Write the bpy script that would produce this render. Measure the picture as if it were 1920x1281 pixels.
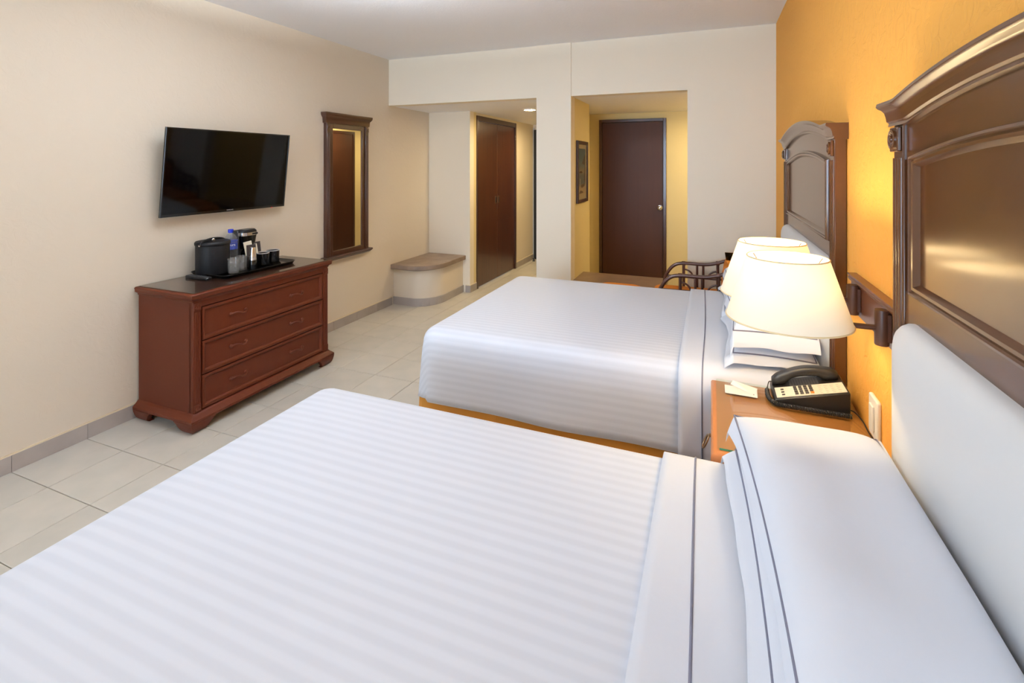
import bpy, bmesh, math, random
from mathutils import Vector, Matrix, noise
random.seed(7)
for o in list(bpy.data.objects):
    bpy.data.objects.remove(o)
scene = bpy.context.scene
COL = scene.collection
PI = math.pi

# ------------------------------------------------------------------ camera
W_PX, F_PX, HORIZON = 1920.0, 930.0, 308.0
YAW = math.atan(374 / 930.0)
CAM_H = 1.47
cam = bpy.data.cameras.new('camera')
cam.sensor_width = 36.0
cam.sensor_fit = 'HORIZONTAL'
cam.lens = F_PX / W_PX * 36.0
cam.shift_y = -(640.5 - HORIZON) / W_PX
cam.clip_start = 0.02
cam_o = bpy.data.objects.new('camera', cam)
COL.objects.link(cam_o)
cam_o.location = (0, 0, CAM_H)
cam_o.rotation_euler = (PI / 2, 0, YAW)
scene.camera = cam_o

# ------------------------------------------------------------------ exposure, world, daylight
scene.view_settings.view_transform = 'Standard'
scene.view_settings.look = 'None'
scene.view_settings.gamma = 1
scene.view_settings.use_curve_mapping = False
scene.view_settings.exposure = 0.07
world = bpy.data.worlds.new('world')
scene.world = world
world.use_nodes = True
bg = world.node_tree.nodes['Background']
bg.inputs[0].default_value = (0.62, 0.76, 1.0, 1)
bg.inputs[1].default_value = 1.5

DAY_POWER = 222.0
FILL_UPLIGHT = 124.0  # added fill from the unseen pendant, bounced off the ceiling
BULB = 215.0
DOWN = 380.0
a = bpy.data.lights.new('window_daylight', 'AREA')
a.shape = 'RECTANGLE'
a.size, a.size_y = 2.9, 2.2
a.energy = DAY_POWER
a.color = (0.56, 0.77, 1.0)
ao = bpy.data.objects.new('window_daylight', a)
COL.objects.link(ao)
ao.location = (-1.35, -5.52, 1.25)
ao.rotation_euler = (PI / 2, 0, 0)      # faces +Y, into the room

# ------------------------------------------------------------------ materials
def lin(c):
    r = []
    for x in c:
        x = x / 255.0
        r.append(x / 12.92 if x <= 0.04045 else ((x + 0.055) / 1.055) ** 2.4)
    return (r[0], r[1], r[2], 1.0)

def mat(name, rgb, rough=0.5, metal=0.0, coat=0.0, var=None, bump=None, spec=0.5, sheen=0.0,
        rand=0.0, emit=None):
    m = bpy.data.materials.new(name)
    m.use_nodes = True
    nt = m.node_tree
    p = nt.nodes['Principled BSDF']
    p.inputs['Base Color'].default_value = lin(rgb)
    p.inputs['Roughness'].default_value = rough
    p.inputs['Metallic'].default_value = metal
    p.inputs['Specular IOR Level'].default_value = spec
    if coat:
        p.inputs['Coat Weight'].default_value = coat
        p.inputs['Coat Roughness'].default_value = 0.12
    if sheen:
        p.inputs['Sheen Weight'].default_value = sheen
    tc = nt.nodes.new('ShaderNodeTexCoord')
    col_out = None
    if var:
        scale, amount, rgb2 = var
        if isinstance(scale, tuple):
            mp = nt.nodes.new('ShaderNodeMapping')
            mp.inputs['Scale'].default_value = scale
            nt.links.new(tc.outputs['Object'], mp.inputs['Vector'])
            vec = mp.outputs['Vector']
            sc = 1.0
        else:
            vec = tc.outputs['Object']
            sc = scale
        n = nt.nodes.new('ShaderNodeTexNoise')
        n.inputs['Scale'].default_value = sc
        n.inputs['Detail'].default_value = 5
        nt.links.new(vec, n.inputs['Vector'])
        cr = nt.nodes.new('ShaderNodeValToRGB')
        cr.color_ramp.elements[0].position = 0.5 - amount
        cr.color_ramp.elements[1].position = 0.5 + amount
        cr.color_ramp.elements[0].color = lin(rgb)
        cr.color_ramp.elements[1].color = lin(rgb2)
        nt.links.new(n.outputs['Fac'], cr.inputs['Fac'])
        col_out = cr.outputs['Color']
    if rand:
        oi = nt.nodes.new('ShaderNodeObjectInfo')
        mr = nt.nodes.new('ShaderNodeMapRange')
        mr.inputs['To Min'].default_value = 1 - rand
        mr.inputs['To Max'].default_value = 1 + rand
        nt.links.new(oi.outputs['Random'], mr.inputs['Value'])
        hs = nt.nodes.new('ShaderNodeHueSaturation')
        nt.links.new(mr.outputs['Result'], hs.inputs['Value'])
        if col_out:
            nt.links.new(col_out, hs.inputs['Color'])
        else:
            hs.inputs['Color'].default_value = lin(rgb)
        col_out = hs.outputs['Color']
    if col_out:
        nt.links.new(col_out, p.inputs['Base Color'])
    if bump:
        scale, strength, dist = bump
        n = nt.nodes.new('ShaderNodeTexNoise')
        n.inputs['Scale'].default_value = scale
        n.inputs['Detail'].default_value = 4
        n.inputs['Distortion'].default_value = 0.6
        nt.links.new(tc.outputs['Object'], n.inputs['Vector'])
        b = nt.nodes.new('ShaderNodeBump')
        b.inputs['Strength'].default_value = strength
        b.inputs['Distance'].default_value = dist
        nt.links.new(n.outputs['Fac'], b.inputs['Height'])
        nt.links.new(b.outputs['Normal'], p.inputs['Normal'])
    if emit:
        p.inputs['Emission Color'].default_value = (*emit[0], 1)
        p.inputs['Emission Strength'].default_value = emit[1]
    return m

def thin_glass(name, tint=(1, 1, 1), rough=0.0, ior=1.5, solid=0.0, solid_rgb=(255, 255, 255)):
    m = bpy.data.materials.new(name)
    m.use_nodes = True
    nt = m.node_tree
    nt.nodes.clear()
    out = nt.nodes.new('ShaderNodeOutputMaterial')
    tr = nt.nodes.new('ShaderNodeBsdfTransparent')
    tr.inputs[0].default_value = (*tint, 1)
    gl = nt.nodes.new('ShaderNodeBsdfGlossy')
    gl.inputs['Roughness'].default_value = rough
    lw = nt.nodes.new('ShaderNodeLayerWeight')          # Schlick reflectance, same from both faces
    pw = nt.nodes.new('ShaderNodeMath'); pw.operation = 'POWER'
    pw.inputs[1].default_value = 5.0
    nt.links.new(lw.outputs['Facing'], pw.inputs[0])
    fr = nt.nodes.new('ShaderNodeMapRange')
    fr.inputs['To Min'].default_value = 0.04
    nt.links.new(pw.outputs[0], fr.inputs['Value'])
    mx = nt.nodes.new('ShaderNodeMixShader')
    nt.links.new(fr.outputs[0], mx.inputs[0])
    nt.links.new(tr.outputs[0], mx.inputs[1])
    nt.links.new(gl.outputs[0], mx.inputs[2])
    last = mx
    if solid:
        df = nt.nodes.new('ShaderNodeBsdfDiffuse')
        df.inputs[0].default_value = lin(solid_rgb)
        m2 = nt.nodes.new('ShaderNodeMixShader')
        m2.inputs[0].default_value = solid
        nt.links.new(mx.outputs[0], m2.inputs[1])
        nt.links.new(df.outputs[0], m2.inputs[2])
        last = m2
    nt.links.new(last.outputs[0], out.inputs[0])
    return m

def plaster(name, rgb, scale, strength, dist=0.004):
    m = mat(name, rgb, rough=0.75, spec=0.3)
    nt = m.node_tree
    p = nt.nodes['Principled BSDF']
    tc = nt.nodes.new('ShaderNodeTexCoord')
    n1 = nt.nodes.new('ShaderNodeTexNoise')
    n1.inputs['Scale'].default_value = scale
    n1.inputs['Detail'].default_value = 3
    n1.inputs['Distortion'].default_value = 1.6
    nt.links.new(tc.outputs['Object'], n1.inputs['Vector'])
    cr = nt.nodes.new('ShaderNodeValToRGB')
    cr.color_ramp.elements[0].position = 0.44
    cr.color_ramp.elements[1].position = 0.58
    nt.links.new(n1.outputs['Fac'], cr.inputs['Fac'])
    b = nt.nodes.new('ShaderNodeBump')
    b.inputs['Strength'].default_value = strength
    b.inputs['Distance'].default_value = dist
    nt.links.new(cr.outputs['Color'], b.inputs['Height'])
    nt.links.new(b.outputs['Normal'], p.inputs['Normal'])
    return m

def stripes_mat(name):
    m = mat(name, (244, 244, 246), rough=0.6, sheen=0.15, spec=0.3)
    nt = m.node_tree
    p = nt.nodes['Principled BSDF']
    uv = nt.nodes.new('ShaderNodeUVMap')
    uv.uv_map = 'cloth'
    sp = nt.nodes.new('ShaderNodeSeparateXYZ')
    nt.links.new(uv.outputs[0], sp.inputs[0])
    ml = nt.nodes.new('ShaderNodeMath'); ml.operation = 'MULTIPLY'
    ml.inputs[1].default_value = 2 * PI / 0.034
    nt.links.new(sp.outputs['Y'], ml.inputs[0])
    sn = nt.nodes.new('ShaderNodeMath'); sn.operation = 'SINE'
    nt.links.new(ml.outputs[0], sn.inputs[0])
    mr = nt.nodes.new('ShaderNodeMapRange')
    mr.interpolation_type = 'SMOOTHSTEP'
    mr.inputs['From Min'].default_value = -0.9
    mr.inputs['From Max'].default_value = 0.9
    nt.links.new(sn.outputs[0], mr.inputs['Value'])
    mx = nt.nodes.new('ShaderNodeMix'); mx.data_type = 'RGBA'
    mx.inputs['A'].default_value = lin((223, 228, 239))
    mx.inputs['B'].default_value = lin((229, 234, 245))
    nt.links.new(mr.outputs[0], mx.inputs['Factor'])
    nt.links.new(mx.outputs['Result'], p.inputs['Base Color'])
    rr = nt.nodes.new('ShaderNodeMapRange')
    rr.inputs['To Min'].default_value = 0.68
    rr.inputs['To Max'].default_value = 0.5
    nt.links.new(mr.outputs[0], rr.inputs['Value'])
    nt.links.new(rr.outputs[0], p.inputs['Roughness'])
    tc = nt.nodes.new('ShaderNodeTexCoord')
    n = nt.nodes.new('ShaderNodeTexNoise')
    n.inputs['Scale'].default_value = 9
    n.inputs['Detail'].default_value = 2
    nt.links.new(tc.outputs['Object'], n.inputs['Vector'])
    b = nt.nodes.new('ShaderNodeBump')
    b.inputs['Strength'].default_value = 0.12
    b.inputs['Distance'].default_value = 0.02
    nt.links.new(n.outputs['Fac'], b.inputs['Height'])
    nt.links.new(b.outputs['Normal'], p.inputs['Normal'])
    return m

def shade_mat(name):
    m = bpy.data.materials.new(name)
    m.use_nodes = True
    nt = m.node_tree
    nt.nodes.clear()
    out = nt.nodes.new('ShaderNodeOutputMaterial')
    d = nt.nodes.new('ShaderNodeBsdfDiffuse')
    d.inputs[0].default_value = lin((236, 230, 216))
    t = nt.nodes.new('ShaderNodeBsdfTranslucent')
    t.inputs[0].default_value = lin((226, 214, 190))
    mx = nt.nodes.new('ShaderNodeMixShader')
    mx.inputs[0].default_value = 0.12
    nt.links.new(d.outputs[0], mx.inputs[1])
    nt.links.new(t.outputs[0], mx.inputs[2])
    nt.links.new(mx.outputs[0], out.inputs[0])
    return m

M = {}
M['wall'] = plaster('cream_plaster', (230, 218, 200), 16, 0.10)
M['wall_far'] = plaster('pale_plaster', (244, 232, 212), 14, 0.05)
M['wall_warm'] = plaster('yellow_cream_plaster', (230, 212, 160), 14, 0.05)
M['orange'] = plaster('orange_plaster', (244, 178, 83), 18, 0.30)
M['ceiling'] = plaster('ceiling_plaster', (250, 248, 250), 40, 0.12)
M['tile'] = mat('floor_tile', (202, 197, 186), 0.28, var=(7.0, 0.22, (214, 206, 194)), rand=0.035)
M['grout'] = mat('grout', (166, 158, 142), 0.9)
M['base_tile'] = mat('baseboard_tile', (166, 157, 152), 0.35, var=(6.0, 0.25, (182, 173, 166)), rand=0.05)
M['caulk'] = mat('caulk', (232, 216, 186), 0.8)
M['dresser'] = mat('dresser_wood', (90, 37, 16), 0.48, coat=0.05, spec=0.22, var=((3, 30, 3), 0.35, (85, 34, 14)))
M['dresser_top'] = mat('dresser_top_wood', (74, 44, 32), 0.3)
M['dark_wood'] = mat('dark_wood', (70, 40, 28), 0.3, coat=0.4, var=((20, 20, 2), 0.3, (64, 35, 24)))
M['door_wood'] = mat('door_wood', (76, 43, 26), 0.45, coat=0.0, spec=0.3, var=((25, 25, 1.5), 0.3, (68, 38, 24)))
M['closet_wood'] = mat('closet_wood', (94, 50, 24), 0.32, coat=0.5, var=((25, 25, 1.5), 0.3, (64, 33, 18)))
M['head_wood'] = mat('headboard_wood', (88, 51, 25), 0.24, coat=0.4, var=((4, 4, 30), 0.35, (82, 47, 22)))
M['night_wood'] = mat('nightstand_wood', (200, 128, 70), 0.4, coat=0.2, var=((4, 30, 4), 0.35, (194, 120, 64)))
M['rattan'] = mat('rattan', (78, 44, 34), 0.35, coat=0.3)
M['white_cloth'] = mat('white_cloth', (228, 232, 242), 0.7, sheen=0.15, spec=0.25, bump=(8, 0.12, 0.02))
M['stripes'] = stripes_mat('striped_satin')
M['piping'] = mat('grey_piping', (122, 122, 140), 0.8)
M['cushion'] = mat('white_leatherette', (228, 228, 228), 0.45, spec=0.4)
M['gold'] = mat('gold_fabric', (206, 138, 38), 0.7, sheen=0.2, bump=(40, 0.1, 0.004))
M['orange_fabric'] = mat('orange_fabric', (216, 128, 30), 0.8)
M['mattress'] = mat('mattress_ticking', (225, 222, 215), 0.8)
M['stone'] = mat('bench_stone', (132, 114, 100), 0.45, var=(9.0, 0.2, (158, 138, 122)), bump=(60, 0.15, 0.003))
M['stone_polished'] = mat('polished_stone', (128, 104, 84), 0.3, var=(9.0, 0.2, (148, 122, 100)))
M['black'] = mat('black_plastic', (18, 18, 20), 0.4)
M['black_gloss'] = mat('black_gloss', (10, 10, 11), 0.16)
M['screen'] = mat('screen_glass', (2, 2, 3), 0.06, spec=0.2)
M['bucket'] = mat('black_leatherette', (14, 14, 17), 0.55, spec=0.25)
M['grey_plastic'] = mat('grey_plastic', (70, 70, 72), 0.5)
M['steel'] = mat('steel', (205, 205, 208), 0.22, metal=1)
M['mirror'] = mat('mirror_silver', (235, 235, 232), 0.02, metal=1)
M['glass'] = thin_glass('clear_glass', (0.985, 0.99, 0.985))
M['tumbler_glass'] = thin_glass('tumbler_glass', (0.96, 0.96, 0.96), solid=0.10, solid_rgb=(225, 220, 212))
M['bottle_plastic'] = thin_glass('bottle_plastic', (0.90, 0.92, 0.95), rough=0.08, solid=0.14, solid_rgb=(205, 208, 215))
M['table_glass'] = thin_glass('table_glass', (0.93, 0.98, 0.95))
M['glass_edge'] = mat('glass_edge', (70, 160, 130), 0.2)
M['blue'] = mat('blue_cap', (28, 52, 190), 0.4)
M['blue_label'] = mat('blue_label', (40, 56, 140), 0.5, var=(30.0, 0.2, (72, 92, 180)))
M['white'] = mat('white_plastic', (240, 238, 232), 0.4)
M['paper'] = mat('white_paper', (246, 242, 234), 0.7)
M['cream_paper'] = mat('cream_sachet', (240, 232, 208), 0.6)
M['brown_box'] = mat('dark_brown_pouch', (58, 48, 44), 0.6)
M['red_print'] = mat('red_print', (190, 140, 90), 0.6)
M['mug_rim'] = mat('grey_glaze', (188, 182, 178), 0.25)
M['phone'] = mat('phone_plastic', (30, 29, 30), 0.42)
M['phone_face'] = mat('phone_faceplate', (242, 236, 218), 0.5)
M['key'] = mat('phone_key', (70, 66, 64), 0.5)
M['orange_key'] = mat('orange_key', (226, 130, 40), 0.5)
M['ink'] = mat('ink', (150, 146, 138), 0.8)
M['red_led'] = mat('red_led', (200, 20, 20), 0.4, emit=((1, 0.02, 0.02), 1.2))
M['shade'] = shade_mat('lampshade_linen')
M['shade_trim'] = mat('shade_trim', (236, 214, 168), 0.8)
M['bulb'] = mat('bulb', (255, 240, 210), 0.5, emit=((1.0, 0.78, 0.46), BULB))
M['down'] = mat('downlight_lens', (255, 240, 210), 0.5, emit=((1.0, 0.79, 0.44), DOWN))
M['lamp_wood'] = mat('lamp_wood', (110, 66, 40), 0.35, coat=0.3)
M['lamp_bronze'] = mat('lamp_bronze', (84, 52, 36), 0.4)
M['brass'] = mat('antique_brass', (150, 126, 98), 0.35, metal=1)
M['window_white'] = mat('window_frame_white', (225, 225, 222), 0.4)

# ------------------------------------------------------------------ mesh helpers
WL = {}          # world location of each object

class MB:
    def __init__(s):
        s.v, s.f, s.uv = [], [], None
    def add(s, vs, fs):
        n = len(s.v)
        s.v += [tuple(p) for p in vs]
        s.f += [tuple(i + n for i in f) for f in fs]
        return s
    def box(s, x0, x1, y0, y1, z0, z1):
        vs = [(x, y, z) for z in (z0, z1) for y in (y0, y1) for x in (x0, x1)]
        return s.add(vs, [(0, 2, 3, 1), (4, 5, 7, 6), (0, 1, 5, 4), (2, 6, 7, 3), (0, 4, 6, 2), (1, 3, 7, 5)])
    def prism(s, poly, axis, a0, a1):
        """poly in the two other axes (kept in x,y,z order), extruded along axis"""
        def mk(p, a):
            return {'x': (a, p[0], p[1]), 'y': (p[0], a, p[1]), 'z': (p[0], p[1], a)}[axis]
        n = len(poly)
        vs = [mk(p, a0) for p in poly] + [mk(p, a1) for p in poly]
        fs = [(i, (i + 1) % n, (i + 1) % n + n, i + n) for i in range(n)]
        fs += [tuple(range(n))[::-1], tuple(range(n, 2 * n))]
        return s.add(vs, fs)
    def loft(s, rings, closed=True, cap=True, loop=False):
        n = len(rings[0])
        vs = [p for r in rings for p in r]
        fs = []
        R = len(rings)
        for k in range(R if loop else R - 1):
            k2 = (k + 1) % R
            for i in range(n if closed else n - 1):
                j = (i + 1) % n
                fs.append((k * n + i, k * n + j, k2 * n + j, k2 * n + i))
        if cap and closed and not loop:
            fs.append(tuple(range(n))[::-1])
            fs.append(tuple(range((R - 1) * n, R * n)))
        return s.add(vs, fs)
    def lathe(s, prof, c=(0, 0, 0), seg=32, axis='z', cap=True):
        rings = []
        for r, h in prof:
            ring = []
            for i in range(seg):
                t = 2 * PI * i / seg
                a_, b_ = r * math.cos(t), r * math.sin(t)
                if axis == 'z': p = (c[0] + a_, c[1] + b_, c[2] + h)
                elif axis == 'x': p = (c[0] + h, c[1] + a_, c[2] + b_)
                else: p = (c[0] + a_, c[1] + h, c[2] + b_)
                ring.append(p)
            rings.append(ring)
        return s.loft(rings, True, cap)
    def tube(s, path, r, seg=10, closed=False, cap=True):
        P = [Vector(p) for p in path]
        n = len(P)
        rings = []
        prev = None
        for i in range(n):
            if closed: t = P[(i + 1) % n] - P[i - 1]
            else: t = P[min(i + 1, n - 1)] - P[max(i - 1, 0)]
            t.normalize()
            if prev is None:
                up = Vector((0, 0, 1)) if abs(t.z) < 0.9 else Vector((1, 0, 0))
                u = t.cross(up).normalized()
            else:
                u = (prev - t * prev.dot(t)).normalized()
            prev = u
            w = t.cross(u)
            rr = r[i] if isinstance(r, (list, tuple)) else r
            rings.append([tuple(P[i] + (u * math.cos(2 * PI * k / seg) + w * math.sin(2 * PI * k / seg)) * rr)
                          for k in range(seg)])
        return s.loft(rings, True, cap, closed)
    def sphere(s, c, r, seg=16, rings=10, sc=(1, 1, 1)):
        prof = []
        rr = []
        for k in range(rings + 1):
            t = -PI / 2 + PI * k / rings
            rad = max(math.cos(t), 0.001)
            rr.append([(c[0] + r * sc[0] * rad * math.cos(2 * PI * i / seg),
                        c[1] + r * sc[1] * rad * math.sin(2 * PI * i / seg),
                        c[2] + r * sc[2] * math.sin(t)) for i in range(seg)])
        return s.loft(rr, True, True)
    def map(s, fn):
        s.v = [tuple(fn(Vector(p))) for p in s.v]
        return s
    def build(s, name, m, parent=None, smooth=None, bevel=0.0, label=None, cat=None, group=None, kind=None,
              merge=False, seg=2, origin=None):
        xs, ys, zs = zip(*s.v)
        loc = origin or (((min(xs) + max(xs)) / 2, (min(ys) + max(ys)) / 2, min(zs)))
        loc = Vector(loc)
        me = bpy.data.meshes.new(name)
        me.from_pydata([tuple(Vector(p) - loc) for p in s.v], [], s.f)
        if s.uv is not None:
            lay = me.uv_layers.new(name='cloth')
            for l in me.loops:
                lay.data[l.index].uv = s.uv[l.vertex_index]
        bm = bmesh.new()
        bm.from_mesh(me)
        if merge:
            bmesh.ops.remove_doubles(bm, verts=bm.verts, dist=0.0004)
        bmesh.ops.recalc_face_normals(bm, faces=bm.faces)
        bm.to_mesh(me)
        bm.free()
        if smooth is not None:
            me.polygons.foreach_set('use_smooth', [True] * len(me.polygons))
            if smooth < 179:
                me.set_sharp_from_angle(angle=math.radians(smooth))
        me.materials.append(M[m] if isinstance(m, str) else m)
        o = bpy.data.objects.new(name, me)
        COL.objects.link(o)
        if bevel:
            b = o.modifiers.new('bevel', 'BEVEL')
            b.width = bevel
            b.segments = seg
            b.limit_method = 'ANGLE'
            b.angle_limit = math.radians(35)
            me.polygons.foreach_set('use_smooth', [True] * len(me.polygons))
            me.set_sharp_from_angle(angle=math.radians(30))
            b.harden_normals = False
        WL[o.name] = loc
        if parent is not None:
            o.parent = parent
            o.location = loc - WL[parent.name]
        else:
            o.location = loc
        tag(o, label, cat, group, kind)
        return o

def tag(o, label=None, cat=None, group=None, kind=None):
    if label: o['label'] = label
    if cat: o['category'] = cat
    if group: o['group'] = group
    if kind: o['kind'] = kind
    return o

def thing(name, loc, label, cat, group=None, kind=None):
    o = bpy.data.objects.new(name, None)
    COL.objects.link(o)
    o.empty_display_size = 0.1
    o.location = loc
    WL[o.name] = Vector(loc)
    return tag(o, label, cat, group, kind)

def struct(mb, name, m, label, cat='wall', parent=None, **k):
    return mb.build(name, m, parent, label=label, cat=cat if parent is None else None,
                    kind='structure', **k)

def copy_tree(o, parent=None, loc=None, rz=None, label=None):
    c = o.copy()
    COL.objects.link(c)
    if parent is not None:
        c.parent = parent
    if loc is not None: c.location = loc
    if rz is not None: c.rotation_euler.z = rz
    if label: c['label'] = label
    for ch in list(o.children):
        copy_tree(ch, c)
    return c

def text_mesh(txt, size, name):
    cu = bpy.data.curves.new(name, 'FONT')
    cu.body = txt
    cu.size = size
    cu.align_x = 'CENTER'
    cu.align_y = 'CENTER'
    cu.extrude = 0.0002
    cu.resolution_u = 3
    ob = bpy.data.objects.new(name, cu)
    COL.objects.link(ob)
    dg = bpy.context.evaluated_depsgraph_get()
    me = bpy.data.meshes.new_from_object(ob.evaluated_get(dg))
    mb = MB()
    mb.v = [tuple(v.co) for v in me.vertices]
    mb.f = [tuple(p.vertices) for p in me.polygons]
    bpy.data.objects.remove(ob)
    bpy.data.curves.remove(cu)
    bpy.data.meshes.remove(me)
    return mb

def rrect(x0, x1, y0, y1, r, n=6):
    pts = []
    for cx, cy, a0 in ((x1 - r, y1 - r, 0), (x0 + r, y1 - r, PI / 2), (x0 + r, y0 + r, PI), (x1 - r, y0 + r, 1.5 * PI)):
        for k in range(n + 1):
            t = a0 + PI / 2 * k / n
            pts.append((cx + r * math.cos(t), cy + r * math.sin(t)))
    return pts

# ------------------------------------------------------------------ room shell
LW, RW, FY, CZ, HZ, BY = -3.108, 0.462, 4.30, 2.553, 2.078, -5.6
NY = 5.09            # niche back wall
XC = -2.566          # closet wall plane
PX0, PX1 = -1.484, -1.160   # pillar
AX1 = -0.182         # alcove opening right side
AB = 6.0             # alcove back wall
CE = 7.26            # corridor end

floor = struct(MB().box(LW - .15, RW + .15, BY - .15, CE + .15, -0.12, -0.004), 'floor', 'grout',
               'pale beige square ceramic tile floor', 'floor')
struct(MB().box(LW - .15, RW + .15, BY - .15, FY + .02, CZ, CZ + 0.12), 'ceiling', 'ceiling',
       'smooth white plastered bedroom ceiling', 'ceiling')
struct(MB().box(LW - .15, RW + .15, FY + 0.12, CE + .15, HZ, HZ + 0.12), 'ceiling_lowered', 'ceiling',
       'lowered white ceiling over the corridor and alcove', 'ceiling')
struct(MB().box(LW - .15, LW, BY - .15, NY + .1, 0, CZ), 'wall_left', 'wall',
       'cream textured plaster wall behind the television and dresser')
struct(MB().box(RW, RW + .15, BY - .15, FY, 0, CZ), 'wall_right', 'orange',
       'orange textured plaster wall behind the headboards')
# far wall: two lintels and the solid section at the right
struct(MB().box(LW, PX0, FY, FY + .12, HZ, CZ), 'wall_far_lintel', 'wall_far',
       'pale lintel wall above the corridor opening')
struct(MB().box(PX1, AX1, FY, FY + .12, HZ, CZ), 'wall_far_lintel_alcove', 'wall_far',
       'pale lintel wall above the alcove opening')
struct(MB().box(AX1, RW + .15, FY, FY + .12, 0, CZ), 'wall_far', 'wall_far',
       'pale wall section between the alcove and the orange wall')
struct(MB().box(PX0, PX1, FY - 0.012, FY + .12, 0, CZ), 'wall_pillar', 'wall_far',
       'pale full-height pillar between the corridor and the alcove')
struct(MB().box(PX0, PX1, FY + .12, 5.0, 0, HZ), 'wall_partition', 'wall_warm',
       'partition wall between corridor and alcove carrying the small picture')
struct(MB().box(PX0, PX0 + .10, 5.0, AB + .1, 0, HZ), 'wall_corridor_right', 'wall_warm',
       'corridor wall with the dark bathroom door')
struct(MB().box(PX0 + .10, RW + .15, AB, AB + .1, 0, HZ), 'wall_alcove_back', 'wall_warm',
       'yellow-lit back wall of the alcove around the brown door')
struct(MB().box(RW, RW + .15, FY + .12, AB, 0, HZ), 'wall_alcove_right', 'wall_warm', 'hidden right wall of the alcove')
struct(MB().box(LW - .15, XC, NY, NY + .10, 0, HZ), 'wall_niche', 'wall_far',
       'pale niche wall behind the curved stone bench')
struct(MB().box(XC - .15, XC, NY + .10, 5.255, 0, HZ), 'wall_closet_front', 'wall_warm', 'narrow warm wall strip before the closet door')
struct(MB().box(XC - .15, XC, 6.522, CE, 0, HZ).box(XC - .15, XC, 5.255, 6.522, 2.045, HZ), 'wall_closet', 'wall',
       'corridor wall beyond and above the closet door')
struct(MB().box(XC - .15, PX0 + .15, CE, CE + .1, 0, HZ), 'wall_corridor_end', 'wall_far', 'end wall of the corridor')
struct(MB().box(PX0, PX0 + .10, AB + .1, CE, 0, HZ), 'wall_corridor_side', 'wall_warm', 'corridor side wall near the entrance')
# wall behind the camera, with the window
wx0, wx1, wz0, wz1 = -2.85, 0.15, 0.10, 2.40
struct(MB().box(LW, wx0, BY - .15, BY, 0, CZ).box(wx1, RW, BY - .15, BY, 0, CZ)
       .box(wx0, wx1, BY - .15, BY, wz1, CZ).box(wx0, wx1, BY - .15, BY, 0, wz0), 'wall_back', 'wall_far',
       'wall with the large window behind the viewer')
win = thing('window_1', ((wx0 + wx1) / 2, BY - .1, wz0), 'large white framed window behind the viewer', 'window', kind='structure')
fr = MB().box(wx0, wx1, BY - .12, BY - .06, wz0, wz0 + .06).box(wx0, wx1, BY - .12, BY - .06, wz1 - .06, wz1)
for x in (wx0, (wx0 + wx1) / 2 - .03, wx1 - .06):
    fr.box(x, x + .06, BY - .12, BY - .06, wz0 + .06, wz1 - .06)
fr.build('window_frame', 'window_white', win)
for x in (wx0 + .06, (wx0 + wx1) / 2 + .03):
    MB().box(x, x + 1.41, BY - .095, BY - .09, wz0 + .06, wz1 - .06).build('window_pane', 'glass', win)

# floor tiles
TS, GAP = 0.3105, 0.0035
tmb = MB()
h_ = TS / 2 - GAP / 2
tmb.loft([[(-h_, -h_, -.008), (h_, -h_, -.008), (h_, h_, -.008), (-h_, h_, -.008)],
          [(-h_, -h_, -.0012), (h_, -h_, -.0012), (h_, h_, -.0012), (-h_, h_, -.0012)],
          [(-h_ + .0015, -h_ + .0015, 0), (h_ - .0015, -h_ + .0015, 0), (h_ - .0015, h_ - .0015, 0), (-h_ + .0015, h_ - .0015, 0)]])
proto = None
rest = MB()
x_start = -2.801 - TS
ny0 = int(math.floor((BY - 1.305) / TS))
count = 0
for i in range(0, 12):
    for j in range(ny0, 21):
        cx = x_start + TS * (i + .5)
        cy = 1.305 + TS * (j + .5)
        if cx > RW + .1 or cy > CE + .1 or cy < BY:
            continue
        visible = (cx < -1.15 and 0.75 < cy) or (cx < 0.1 and 1.5 < cy < 2.2)
        if visible:
            if proto is None:
                proto = tmb.build('floor_tile', 'tile', floor, origin=(0, 0, 0))
                o = proto
            else:
                o = bpy.data.objects.new('floor_tile', proto.data)
                COL.objects.link(o)
                o.parent = floor
            o.location = Vector((cx, cy, random.uniform(-.0004, .0003))) - WL[floor.name]
            o.rotation_euler.z = random.choice((0, PI / 2, PI))
            count += 1
        else:
            rest.box(cx - h_, cx + h_, cy - h_, cy + h_, -.008, 0)
rest.build('floor_tiles_beyond', 'tile', floor, kind='stuff')

# baseboards
def baseboard(name, label, runs):
    cap = MB()
    pieces = []
    for (ax, ay), (bx, by), (nx, ny), first in runs:
        L = math.hypot(bx - ax, by - ay)
        dx, dy = (bx - ax) / L, (by - ay) / L
        t = 0.0
        cuts = [0.0]
        s_ = first
        while s_ < L - .03:
            cuts.append(s_); s_ += TS
        cuts.append(L)
        for c0, c1 in zip(cuts, cuts[1:]):
            c0 += .001; c1 -= .001
            p = [(ax + dx * c0, ay + dy * c0), (ax + dx * c1, ay + dy * c1),
                 (ax + dx * c1 + nx * .010, ay + dy * c1 + ny * .010), (ax + dx * c0 + nx * .010, ay + dy * c0 + ny * .010)]
            pieces.append(p)
        q = [(ax, ay), (bx, by), (bx + nx * .007, by + ny * .007), (ax + nx * .007, ay + ny * .007)]
        cap.prism(q, 'z', .078, .087)
    root = struct(cap, name, 'caulk', label, 'baseboard')
    for p in pieces:
        MB().prism(p, 'z', 0.0, .079).build('baseboard_tile', 'base_tile', root)
    return root

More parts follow.
